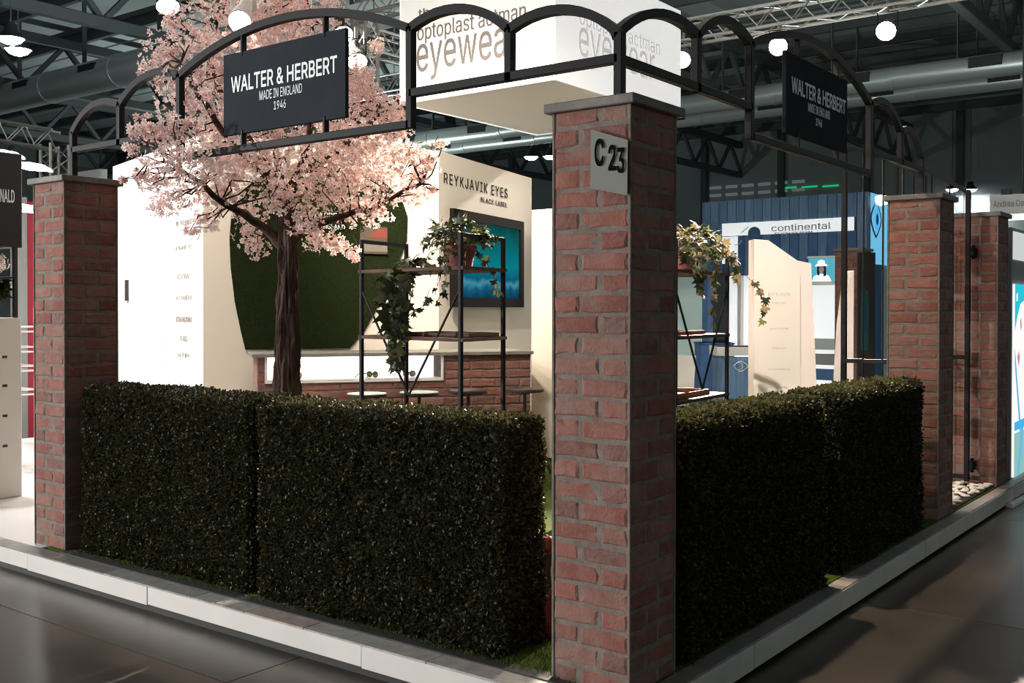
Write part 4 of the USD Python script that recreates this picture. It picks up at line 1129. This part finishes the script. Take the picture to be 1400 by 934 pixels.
P, D = [], []
for c in cent:
    n = int(max(16, 3700 * c[3] ** 2 + 360 * c[3]))
    g = tg.normal(0, 1, (n, 3)); g /= np.linalg.norm(g, axis=1, keepdims=True)
    rr = c[3] * tg.random(n)[:, None] ** .45
    p_ = c[:3] + g * rr * A([1, 1, .92])
    P.append(p_); D.append(g + tg.normal(0, .5, (n, 3)) + A([.25, -.35, 0]))
P, D = np.vstack(P), np.vstack(D)
# keep the boards of the sign frame free of flowers
keep = ~((np.abs(P[:, 1] - .17) < .04) & (P[:, 0] > -2.52) & (P[:, 0] < -1.58) & (P[:, 2] > 2.25))
P, D = P[keep], D[keep]; S = tg.uniform(.014, .0205, len(P))
front = np.argsort(np.linalg.norm(P - EYE, axis=1))
sel = np.zeros(len(P), bool); sel[front[:240 * 3:3]] = True
idx = np.where(sel)[0]
for i in idx:
    V_, F_, H_, HF_ = flower_batch(P[i:i + 1], D[i:i + 1], S[i:i + 1], tg)
    b_ = part(tr, 'blossom', (V_, F_), 'petal' if i % 3 else 'petal_b', False)
    part(b_, 'blossom_heart', (H_, HF_), 'blossom_heart', False)
rest = np.where(~sel)[0]
for kk, m_ in ((0, 'petal'), (1, 'petal'), (2, 'petal_b')):
    r_ = rest[kk::3]
    V_, F_, H_, HF_ = flower_batch(P[r_], D[r_], S[r_], tg)
    part(tr, 'blossom_mass', (V_, F_), m_, False, kind='stuff')
    part(tr, 'blossom_heart', (H_, HF_), 'blossom_heart', False, kind='stuff')
mb = MB()
for i in tg.choice(len(P), 500, False):
    d = tg.normal(0, 1, 3); d /= np.linalg.norm(d); s = np.cross(d, tg.normal(0, 1, 3)); s /= np.linalg.norm(s); l = tg.uniform(.02, .045)
    mb.add([P[i], P[i] + d * l * .5 + s * l * .22, P[i] + d * l, P[i] + d * l * .5 - s * l * .22], [(0, 1, 2, 3)])
part(tr, 'young_leaf', mb, 'young_leaf', False, kind='stuff')

# ------------------------------------------------------------------ red lantern behind the hedge end
t = thing('garden_lantern', 'dark red glossy ornament on the grass between hedge and corner pillar', 'ornament', (-.665, .42, .011))
c = A([-.665, .42, .011])
part(t, 'body', MB().lathe([(0, 0), (.07, 0), (.075, .02), (.062, .16), (.05, .2), (0, .2)], c, 20), 'red_gloss', 40)
part(t, 'neck', MB().lathe([(.03, .2), (.022, .26), (.03, .34), (.0, .34)], c, 16), 'stool_dark', 40)
part(t, 'ball', MB().lathe([(.045 * math.sin(a), .375 - .045 * math.cos(a)) for a in np.linspace(0.01, math.pi - .01, 12)], c, 18), 'red_gloss', True)

# ================================================================== IRON GATES AND PEBBLES
def gate_leaf(hinge, d, W, label, hi_first=False):
    """hinge point on the ground; d unit direction of the open leaf; top curve rises from hinge stile to meeting stile"""
    h, d = A(hinge, float), A(d, float); nrm = np.cross(d, Z)
    t = thing('iron_gate', label, 'gate', h)
    zt = lambda s: 2.30 + .25 * math.sin(min(1, s / W) * math.pi / 2)
    part(t, 'hinge_stile', MB().bar(h + Z * .05, h + Z * 2.32, .036, .036, .003, d), 'black_steel')
    part(t, 'meeting_stile', MB().bar(h + d * W + Z * .05, h + d * W + Z * 2.56, .036, .036, .003, d), 'black_steel')
    part(t, 'top_bar', MB().sweep([h + d * s + Z * zt(s) for s in np.linspace(0, W, 12)], nrm, .03, .03), 'black_steel')
    for z in (.085, 1.02):
        part(t, 'cross_rail', MB().bar(h + Z * z, h + d * W + Z * z, .03, .03, .002), 'black_steel')
    for k in range(1, 4):
        s = W * k / 4
        part(t, 'bar', MB().tube([h + d * s + Z * .085, h + d * s + Z * zt(s)], .007, 8), 'black_steel')
    return t


g1 = gate_leaf((-.21, 4.30, 0), (-1, 0, 0), .555, 'open black iron gate leaf beside the right hand pillar, seen left of it')
g2 = gate_leaf((-.195, 5.44, 0), (-1, 0, 0), .555, 'black iron gate leaf hinged on the rightmost brick pillar')
for z in (.17, 1.84):
    part(g2, 'hinge', MB().span((-.19, 5.43, z - .035), (-.15, 5.548, z + .035), .006).tube([(-.17, 5.50, z - .055), (-.17, 5.50, z + .055)], .014, 10), 'black_steel')
solo('pebble_bed', MB().span((-.40, 4.28, .008), (-.02, 5.54, .022), .004), 'pebble_bed', 'dark planting bed under the white pebbles between the right pillars', 'bed', (-.2, 4.9, .01))
pb = np.random.default_rng(9)
proto = None
spots = []
while len(spots) < 95:
    p_ = A([pb.uniform(-.38, -.045), pb.uniform(4.31, 5.50)])
    if all(np.linalg.norm(p_ - s_) > .046 for s_ in spots): spots.append(p_)
ico = trimesh.creation.icosphere(1, 1.0)
pv = np.array(ico.vertices); pv = pv * (1 + .35 * (meshkit.noise(pv * 1.6 + 5, 2) - .5))[:, None] * A([.036, .023, .012])
for k, p_ in enumerate(spots):
    b_ = A([p_[0], p_[1], .0345])
    if proto is None:
        proto = thing('pebble', 'smooth white pebble in the bed between the two right pillars', 'pebble', b_, group='white pebbles between the right hand pillars')
        part(proto, 'stone', (pv, np.array(ico.faces)), 'pebble_white', True, is_local=True)
    else:
        dup(proto, 'smooth white pebble in the bed between the two right pillars', b_, pb.uniform(0, 6.28), 'white pebbles between the right hand pillars')

# ================================================================== RIGHT BACKGROUND: WHITE PYLONS AND THE BLUE STAND
f2 = thing('booth_floor', 'pale grey floor of the blue stand in the background', 'floor panel', (-3.5, 11, FZ))
part(f2, 'panel', MB().span((-7.5, 9.05, FZ + .001), (-1.0, 15, -.02), .004), 'mist_glass')
# pylon: slanted top
PA = A([-2.094, 5.703, 0]); UP = A([.797, .604, 0]); NP = np.cross(UP, Z)
py = thing('display_pylon', 'cream white pylon with slanting top and faint lettering, right of centre', 'pylon', PA + UP * .25)
part(py, 'body', MB().prism([(0, 0), (.60, 0), (.565, .9), (.52, 1.81), (.395, 1.835), (.13, 2.02), (0, 2.03)], PA, UP, Z, -.22), 'pylon_cream', False)
part(py, 'face_plate', MB().prism([(.0, 0), (.43, 0), (.42, 1.70), (.33, 1.75), (.02, 1.93), (0, 1.93)], PA, UP, Z, .008), 'warm_paint', False)
for s, z, wd, h in (('REYKJAVIK', 1.51, .20, .035), ('BLACK LABEL', 1.44, .14, .02), ('asymmetric', 1.205, .17, .022), ('titanium', 1.03, .13, .02), ('screwless', .84, .2, .018), ('hinge free', .67, .15, .018), ('light', .50, .28, .02)):
    text(py, s, PA + UP * (.21 - wd / 2 + .02) + NP * .0085 + Z * z, UP, Z, wd, h, 'letter_pale', .002)
PB = A([-1.50, 6.25, 0])
p2 = thing('display_pylon', 'narrow white pylon with a curved edge, right of the portrait screen', 'pylon', PB)
part(p2, 'body', MB().prism([(0, 0), (.13, 0), (.13, 1.75), (.11, 1.74), (.07, 1.55), (.035, 1.25), (.01, .8)], PB, UP, Z, -.2), 'pylon_cream', False)

BY = 12.88
bs = thing('blue_stand', 'blue plank exhibition stand with white continental sign in the right background', 'exhibition stand', (-4.9, 13.4, 0))
x = -6.256
pk = 0
while x < -3.63:
    w_ = .155
    part(bs, 'plank', MB().span((x, BY, 2.83), (min(x + w_ - .006, -3.62), BY + .05, 3.2), .004), 'blue_plank_b' if pk % 2 else 'blue_plank')
    part(bs, 'plank', MB().span((max(x, -5.87), BY, 1.95), (max(min(x + w_ - .006, -3.62), -5.86), BY + .05, 2.61), .004), 'blue_plank' if pk % 2 else 'blue_panel')
    x += w_; pk += 1
part(bs, 'plank', MB().span((-6.256, BY, 2.0), (-5.9, BY + .05, 2.83), .004), 'blue_plank')
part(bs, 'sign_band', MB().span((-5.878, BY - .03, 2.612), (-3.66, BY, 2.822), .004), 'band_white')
text(bs, 'continental', (-5.0, BY - .0305, 2.652), X, Z, .98, .11, 'letter_grey', .004)
text(bs, 'eyewear', (-4.95, BY - .0305, 2.600), X, Z, .66, .035, 'letter_grey', .004)
part(bs, 'logo_eye', MB().prism([(.11 * math.cos(a), .11 * math.sin(a)) for a in np.linspace(0, 6.2, 20)], (-5.30, BY - .031, 2.635), X, Z, .004), 'blue_panel', False)
part(bs, 'logo_stroke', MB().tube([(-5.52, BY - .034, 2.66), (-5.40, BY - .034, 2.75)], .008, 6).tube([(-5.64, BY - .034, 2.46), (-5.56, BY - .034, 2.47), (-5.52, BY - .034, 2.53)], .008, 6), 'letter_pale')
part(bs, 'corner_post', MB().span((-3.62, BY, 0), (-3.46, BY + .16, 3.2), .01), 'blue_plank_b')
part(bs, 'side_panel', MB().span((-3.5, BY + .16, 2.1), (-3.46, BY + 2.2, 3.2), .004), 'blue_glow', label='glowing light blue side with an eye emblem')
part(bs, 'side_panel', MB().span((-3.52, BY + .16, 0), (-3.47, BY + .8, 2.3), .004), 'blue_panel')
part(bs, 'side_panel', MB().span((-3.56, BY + .8, 0), (-3.50, BY + 2.2, 2.1), .004), 'mist_glass')
eo = A([-3.458, 13.27, 2.80])
ey = lambda w_, h_: [(w_ * s_, h_ * (1 - abs(s_) ** 1.6)) for s_ in np.linspace(-1, 1, 13)] + [(w_ * s_, -h_ * (1 - abs(s_) ** 1.6)) for s_ in np.linspace(1, -1, 13)[1:-1]]
part(bs, 'emblem', MB().prism([(b, a) for a, b in ey(.30, .27)][::-1], eo, Y, Z, .004), 'blue_panel', False)
part(bs, 'emblem', MB().prism([(b, a) for a, b in ey(.25, .21)][::-1], eo + X * .005, Y, Z, .004), 'blue_glow', False)
part(bs, 'emblem', MB().prism([(.11 * math.cos(a), .17 * math.sin(a)) for a in np.linspace(0, 6.2, 22)], eo + X * .010 + Y * .02, Y, Z, .004), 'blue_bright', False)
part(bs, 'emblem', MB().prism([(.05 * math.cos(a), .09 * math.sin(a)) for a in np.linspace(0, 6.2, 22)], eo + X * .015 + Y * .02, Y, Z, .004), 'blue_panel', False)
part(bs, 'wall_lamp', MB().lathe([(.0, -.09), (.10, -.06), (.13, 0), (.10, .06), (0, .09)], (-3.40, 13.33, 3.10), 18), 'led_white', True, label='bright white lamp over the emblem')
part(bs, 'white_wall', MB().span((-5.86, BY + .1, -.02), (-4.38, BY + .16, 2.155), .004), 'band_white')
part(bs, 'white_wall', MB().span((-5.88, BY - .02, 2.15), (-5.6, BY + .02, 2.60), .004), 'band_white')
part(bs, 'glass_wall', MB().span((-7.4, BY - .5, -.02), (-6.0, BY - .44, 2.25), .004), 'mist_glass')
part(bs, 'glass_wall', MB().span((-6.0, BY - .5, -.02), (-5.9, BY - .3, 2.35), .004), 'blue_panel')
part(bs, 'mullion', MB().span((-6.75, BY - .52, -.02), (-6.70, BY - .44, 2.25), .004), 'steel_tube')
part(bs, 'mullion', MB().span((-5.60, BY - .02, -.02), (-5.54, BY + .1, 2.0), .004), 'steel_tube')
# portrait display
dp = thing('portrait_display', 'white display stand topped by a framed portrait of a woman in a white hat', 'display', (-4.15, BY - .5, 0))
yq = BY - .6; O = A([0, yq, 0])
part(dp, 'cabinet', MB().span((-4.16, yq, -.02), (-3.68, yq + .35, 1.80), .005), 'band_white')
part(dp, 'photo', MB().span((-4.15, yq - .02, 1.81), (-3.74, yq + .02, 2.17), .004), 'photo_sky')
fr = MB().span((-3.74, yq - .03, 1.77), (-3.70, yq + .02, 2.20), .003).span((-4.17, yq - .03, 2.17), (-3.70, yq + .02, 2.20), .003).span((-4.17, yq - .03, 1.76), (-3.70, yq + .02, 1.81), .003)
part(dp, 'frame', fr, 'steel_tube')
disc = lambda cx, cz, rx, rz_: [(cx + rx * math.cos(a), cz + rz_ * math.sin(a)) for a in np.linspace(0, 6.1, 18)]
f0 = A([.235, yq - .0202, -.055])
part(dp, 'printed_shoulders', MB().prism([(-4.33, 1.87), (-4.02, 1.87), (-4.06, 1.95), (-4.13, 1.985), (-4.23, 1.985), (-4.30, 1.95)], f0, X, Z, .001), 'photo_white', False)
part(dp, 'printed_hair', MB().prism([(-4.245, 2.12), (-4.25, 2.02), (-4.24, 1.965), (-4.21, 1.96), (-4.215, 2.0), (-4.15, 2.0), (-4.145, 1.95), (-4.11, 1.955), (-4.105, 2.05), (-4.12, 2.12)], f0 - Y * .001, X, Z, .001), 'photo_hair', False)
part(dp, 'printed_face', MB().prism(disc(-4.18, 2.05, .040, .058), f0 - Y * .002, X, Z, .001), 'photo_face', False)
part(dp, 'printed_hat', MB().prism([(-4.28, 2.10), (-4.08, 2.10), (-4.09, 2.125), (-4.12, 2.14), (-4.13, 2.185), (-4.18, 2.20), (-4.235, 2.185), (-4.245, 2.14), (-4.27, 2.125)], f0 - Y * .003, X, Z, .001), 'photo_white', False)
for k, (z, m) in enumerate(((.78, 'pale_wall'), (.55, 'grey_column'), (.32, 'blue_panel'))):
    part(dp, 'drawer', MB().span((-4.12, yq - .02, z), (-3.74, yq, z + .17), .004), m)
# blue counters
bc1 = thing('reception_counter', 'dark blue counter with a white eye logo beside the cream pylon', 'counter', (-3.1, 7.6, 0))
CA1, CB1 = A([-3.24, 7.33, 0]), A([-2.70, 7.74, 0]); u1 = (CB1 - CA1) / np.linalg.norm(CB1 - CA1); n1 = np.cross(u1, Z)
part(bc1, 'front', MB().prism([(0, 0), (.68, 0), (.68, .98), (0, .98)], CA1, u1, Z, -.35), 'blue_plank', False)
part(bc1, 'top', MB().prism([(-.02, -.03), (.70, -.03), (.70, .42), (-.02, .42)], CA1 + Z * .98, u1, -n1, -.10), 'pale_wall', False)
part(bc1, 'light_strip', MB().prism([(.18, .87), (.40, .87), (.40, .90), (.18, .90)], CA1 + n1 * .001, u1, Z, .004), 'led_white', False)
ec = CA1 + u1 * .245 + n1 * .006 + Z * .765
part(bc1, 'eye_logo', MB().tube([ec + u1 * a + Z * b for a, b in ey(.085, .055)] + [ec - u1 * .085], .004, 5), 'sign_white')
part(bc1, 'eye_logo', MB().tube([ec + u1 * (.042 * math.cos(a) - .02) + Z * .042 * math.sin(a) for a in np.linspace(0, 6.28, 20)], .004, 5), 'sign_white')
bc2 = thing('blue_cabinet', 'plain blue cabinet behind the right shelf unit', 'cabinet', (-3.8, 8.2, 0))
part(bc2, 'body', MB().prism([(0, .0), (.40, .0), (.40, .99), (0, .99)], (-3.86, 8.12, 0), u1, Z, -.4), 'blue_panel', False)
part(bc2, 'top', MB().prism([(-.01, -.01), (.41, -.01), (.41, .41), (-.01, .41)], A([-3.86, 8.12, .99]), u1, -n1, -.02), 'blue_panel', False)
# pale chair
ch = thing('cafe_chair', 'pale chair with slotted back beside the right edge of the corner pillar', 'chair', (-3.62, 7.05, 0))
c0 = A([-3.70, 6.98, 0])
part(ch, 'seat', MB().prism([(0, 0), (.30, 0), (.30, .34), (0, .34)], c0 + Z * .44, u1, -n1, -.025), 'white_paint', False)
part(ch, 'backrest', MB().prism([(.0, .46), (.30, .46), (.33, .88), (.01, .90)], c0 - n1 * .0, u1, Z, .02), 'white_paint', False)
for a, b in ((.02, .01), (.28, .01), (.02, .32), (.28, .32)):
    part(ch, 'leg', MB().bar(c0 + u1 * a - n1 * b + Z * .0, c0 + u1 * a - n1 * b + Z * .45, .03), 'white_paint')
# tall screen by the distant pillar
ts = thing('totem_screen', 'tall narrow black totem with teal glass seen through the iron gate', 'screen', (-2.3, 9.3, 0))
part(ts, 'case', MB().prism([(0, 0), (.20, 0), (.20, 2.08), (0, 2.08)], (-2.40, 9.40, 0), UP, Z, -.06), 'lamp_black', False)
part(ts, 'glass', MB().prism([(.02, .9), (.12, .9), (.12, 1.62), (.02, 1.62)], A([-2.40, 9.40, 0]) + NP * .001, UP, Z, .003), 'teal_glass', False)
part(ts, 'base', MB().box((-2.32, 9.48, .02), (.4, .3, .03), .01), 'lamp_black')

# ================================================================== FAR RIGHT: POSTER, HANGING SIGN
ad = thing('hanging_sign_box', 'small grey hanging sign box lettered Andrea Dal at the right edge', 'sign', (-.5, 9.9, 2.45))
part(ad, 'case', MB().span((-.995, 9.69, 2.48), (.3, 10.5, 2.70), .006), 'sign_grey')
part(ad, 'lit_underside', MB().span((-.98, 9.71, 2.465), (.28, 10.48, 2.48), .002), 'sign_under')
text(ad, 'Andrea Dal Vecchio'[:12], (-.955, 9.6895, 2.56), X, Z, .40, .075, 'letter_grey', .003)
for k in range(3):
    part(ad, 'bracket', MB().span((-.9 + k * .4, 9.8, 2.70), (-.8 + k * .4, 9.9, 2.78), .005), 'lamp_black')
part(ad, 'suspension_cable', MB().tube([(-.7, 10.0, 2.72), (-.7, 10.0, 9.5)], .02, 6), 'lamp_black')
nb_ = thing('neighbour_wall', 'dark grey side wall with pale panel beyond the rightmost pillar', 'partition', (.0, 7.6, 0))
part(nb_, 'wall_board', MB().span((-.06, 6.02, .006), (.0, 9.0, 2.06), .004), 'wall_hall')
part(nb_, 'pale_panel', MB().span((.0, 6.05, 1.80), (.012, 7.0, 2.03), .003), 'panel_pale')
po = thing('lightbox_poster', 'glowing cyan poster with a white figure at the right edge', 'poster', (.01, 6.8, .05))
bx = .0
part(po, 'lit_sheet', MB().span((bx + .001, 6.05, .02), (bx + .02, 7.6, 1.60), .003), 'poster_white')
pp = A([bx + .0202, 0, 0])
part(po, 'printed_sky', MB().prism([(6.05, 1.22), (6.14, 1.34), (6.25, 1.44), (6.4, 1.47), (6.9, 1.49), (7.6, 1.5), (7.6, 1.6), (6.05, 1.6)], pp, Y, Z, .001), 'poster_cyan', False)
part(po, 'printed_mark', MB().prism([(6.09, 1.46), (6.11, 1.46), (6.11, 1.52), (6.09, 1.52)], pp + X * .001, Y, Z, .001).prism([(6.13, 1.46), (6.15, 1.46), (6.15, 1.53), (6.13, 1.53)], pp + X * .001, Y, Z, .001), 'poster_white', False)
part(po, 'printed_floor', MB().prism([(6.05, .02), (7.6, .02), (7.6, .38), (6.05, .38)], pp, Y, Z, .001), 'poster_mint', False)
part(po, 'printed_light_line', MB().prism([(6.05, .95), (6.05, 1.08), (6.34, .30), (6.34, .12)], pp + X * .001, Y, Z, .001), 'blue_glow', False)  # blue light beam and glow drawn into the sheet as flat stripes
part(po, 'printed_light_line', MB().prism([(6.05, .40), (7.6, .42), (7.6, .50), (6.05, .47)], pp + X * .002, Y, Z, .001), 'blue_bright', False)
part(po, 'printed_light_line', MB().prism([(6.16, .02), (6.24, .02), (6.40, .42), (6.30, .42)], pp + X * .001, Y, Z, .001), 'blue_glow', False)
part(po, 'printed_pattern', MB().prism([(6.14, 1.0), (6.2, 1.05), (6.24, 1.0), (6.2, .92)], pp + X * .001, Y, Z, .001).prism([(6.24, 1.30), (6.28, 1.32), (6.30, 1.25), (6.26, 1.22)], pp + X * .001, Y, Z, .001), 'poster_pink', False)
bk = thing('black_chair', 'black chair with looped arm cut by the right picture edge', 'chair', (.35, 6.3, FZ))
lp = [(.10 + .10 * math.cos(a), .16 * math.sin(a)) for a in np.linspace(math.pi * .5, math.pi * 1.5, 14)]
oo = A([.14, 6.02, 1.0])
part(bk, 'arm_loop', MB().tube([oo + X * (a * 1.0) + Z * b for a, b in lp], .012, 8), 'lamp_black')
part(bk, 'backrest', MB().span((.235, 6.0, .35), (.60, 6.05, 1.17), .02), 'lamp_black')
part(bk, 'seat', MB().span((.22, 6.0, .33), (.62, 6.45, .39), .02), 'lamp_black')
for a, b in ((.25, 6.03), (.59, 6.03), (.25, 6.42), (.59, 6.42)):
    part(bk, 'leg', MB().tube([(a, b, FZ), (a, b, .35)], .014, 8), 'lamp_black')

# ================================================================== FAR LEFT: DISPLAY TOWER, RED COLUMN, LAMPS
tw_ = thing('display_tower', 'cream display tower with black header cut by the left picture edge', 'display', (-5.7, .9, 0))
TX = -5.645
part(tw_, 'base_cabinet', MB().span((-6.6, -.02, .006), (TX, .755, 1.325), .006), 'tower_cream')
for z in (.38, .60, .82, 1.03):
    part(tw_, 'slot', MB().span((TX - .002, .61, z), (TX + .004, .645, z + .018), .001), 'lamp_black')
part(tw_, 'header', MB().span((-6.6, -.02, 1.84), (TX, .765, 2.53), .006), 'header_black')
text(tw_, 'NALD', (TX + .0005, .600, 2.165), Y, Z, .105, .095, 'sign_white', .003, True)
part(tw_, 'alcove_back', MB().span((-6.6, -.02, 1.325), (-6.1, .75, 1.84), .004), 'grey_column')
for y_ in (.70, .30, -.01):
    part(tw_, 'alcove_post', MB().span((TX - .03, y_, 1.325), (TX, y_ + .03, 1.84), .003), 'lamp_black')
part(tw_, 'shelf', MB().span((-6.1, .0, 1.61), (TX - .01, .73, 1.625), .003), 'lamp_black')
# pink flowers in the alcove
fp = thing('flower_pot', 'pot of pink and cream flowers in the alcove of the left tower', 'plant', (-5.85, .56, 1.33))
c = A([-5.85, .56, 1.33])
part(fp, 'pot', MB().lathe([(0, 0), (.055, 0), (.075, .14), (.08, .15), (.07, .16), (0, .15)], c, 18), 'terracotta', 40)
g = tg.normal(0, 1, (260, 3)); g /= np.linalg.norm(g, axis=1, keepdims=True)
V_, F_, H_, HF_ = flower_batch(c + A([.05, -.02, .40]) + g * A([.13, .20, .085]) * tg.random((260, 1)) ** .4, g, tg.uniform(.018, .026, 260), tg)
part(fp, 'blossom_mass', (V_, F_), 'petal', False, kind='stuff')
mb = MB()
for k in range(90):
    a = tg.normal(0, 1, 3); a /= np.linalg.norm(a); v_, f_ = ivy_leaf(c + A([0, 0, .22]) + a * A([.12, .18, .09]), a, A([.3, -.8, .5]), tg.uniform(.05, .09)); mb.add(v_, f_)
part(fp, 'leaf_mass', mb, 'ivy_leaf', True, kind='stuff')
# red and grey column, white shelf rack behind
solo('red_column', MB().span((-9.86, 2.96, -.1), (-9.72, 3.10, 2.62), .006), 'red_column', 'tall dark red column seen left of the left brick pillar', 'column', (-9.79, 3.03, 0))
solo('grey_column', MB().span((-9.80, 2.80, -.1), (-9.70, 2.955, 2.66), .006), 'grey_column', 'grey mottled column beside the dark red column', 'column', (-9.75, 2.87, 0))
rk = thing('slat_rack', 'rack of white slat shelves in front of the dark red column', 'rack', (-7.1, 1.3, 0))
for x_ in (-7.55, -6.72):
    part(rk, 'upright', MB().span((x_, 1.42, .0), (x_ + .03, 1.45, 1.4), .003), 'white_paint')
for k, z in enumerate((.66, .70, .86, .90, 1.02, 1.06, 1.19, 1.23)):
    part(rk, 'slat', MB().span((-7.6, 1.25 - .02 * (k % 2), z), (-6.66, 1.42, z + .014), .002), 'white_gloss')


def arm_flood(p, label, dirx):
    p = A(p, float)
    t = thing('arm_floodlight', label, 'lamp', p)
    R = frame_from(A([dirx[0], dirx[1], -.15]))
    prof = [(-.17, .0), (-.12, .035), (0, .05), (.12, .045), (.19, .02), (.20, 0)]
    mb = MB(); n = 14; vv, ff = [], []
    for a, hh in prof:
        for k in range(n):
            th = math.pi * k / (n - 1)
            vv.append(p + R @ A([a, .085 * math.cos(th) * (1 - (a / .23) ** 2) ** .5, hh * math.sin(th) + .005]))
    for i in range(len(prof) - 1):
        for k in range(n - 1): ff.append((i * n + k, i * n + k + 1, (i + 1) * n + k + 1, (i + 1) * n + k))
    part(t, 'shell', mb.add(vv, ff), 'lamp_white', True)
    o = [(a, .080 * s * (1 - (a / .23) ** 2) ** .5) for s in (1,) for a in np.linspace(-.17, .19, 10)] + [(a, -.080 * (1 - (a / .23) ** 2) ** .5) for a in np.linspace(.19, -.17, 10)]
    part(t, 'lamp_glass', MB().add([p + R @ A([a, b, .0]) for a, b in o] + [p + R @ A([0.01, 0, -.02])], [(20, k, (k + 1) % 20) for k in range(20)]), 'lens_flood')
    part(t, 'arm', MB().tube([p + R @ A([-.15, 0, .02]), p + R @ A([-.6, 0, .12]), p + R @ A([-1.1, 0, .10])], .014, 8), 'lamp_white')
    l = UsdLux.DiskLight.Define(stage, t + '/bulb'); l.CreateRadiusAttr(.07); l.CreateIntensityAttr(60.0); l.AddTranslateOp().Set(Gf.Vec3d(0, 0, -.04))
    return t


emitter('lens_flood', (1, .98, .95), 25.0)
arm_flood((-6.86, 1.46, 2.60), 'white arm floodlight at the top left of the left brick pillar, upper of two', (.8, .6))
arm_flood((-6.90, 1.43, 2.24), 'small white arm floodlight in front of the red column, lower of two', (.8, .6))
arm_flood((-7.06, 1.32, 2.71), 'white arm floodlight over the black header at the left edge', (.8, .6))
truss((-14.0, 4.83, 4.10), (-13.37, 5.33, 3.96), .29, 'end of a pale steel stage truss at the left edge above the pillar', step=.35)
truss((-13.37, 5.33, 0.0), (-13.37, 5.33, 3.9), .29, 'upright truss leg standing at the left behind the brick pillar', step=.4)
solo('low_partition', MB().span((-11.6, 4.35, FZ), (-10.5, 4.45, 3.2), .006), 'pale_wall', 'pale partition wall behind the left brick pillar and white wall', 'partition', (-11, 4.4, 0))
for k, (x_, z_) in enumerate(((-17.9, 7.13), (-16.9, 7.10), (-15.9, 7.07))):
    solo('green_light_tube', MB().tube([(x_, 43.96, z_), (x_ + .75, 43.96, z_)], .04, 8), 'green_tube', 'thin green light tube on the far dark wall', 'light tube', (x_ + .4, 43.96, z_), group='green tubes on the far wall')
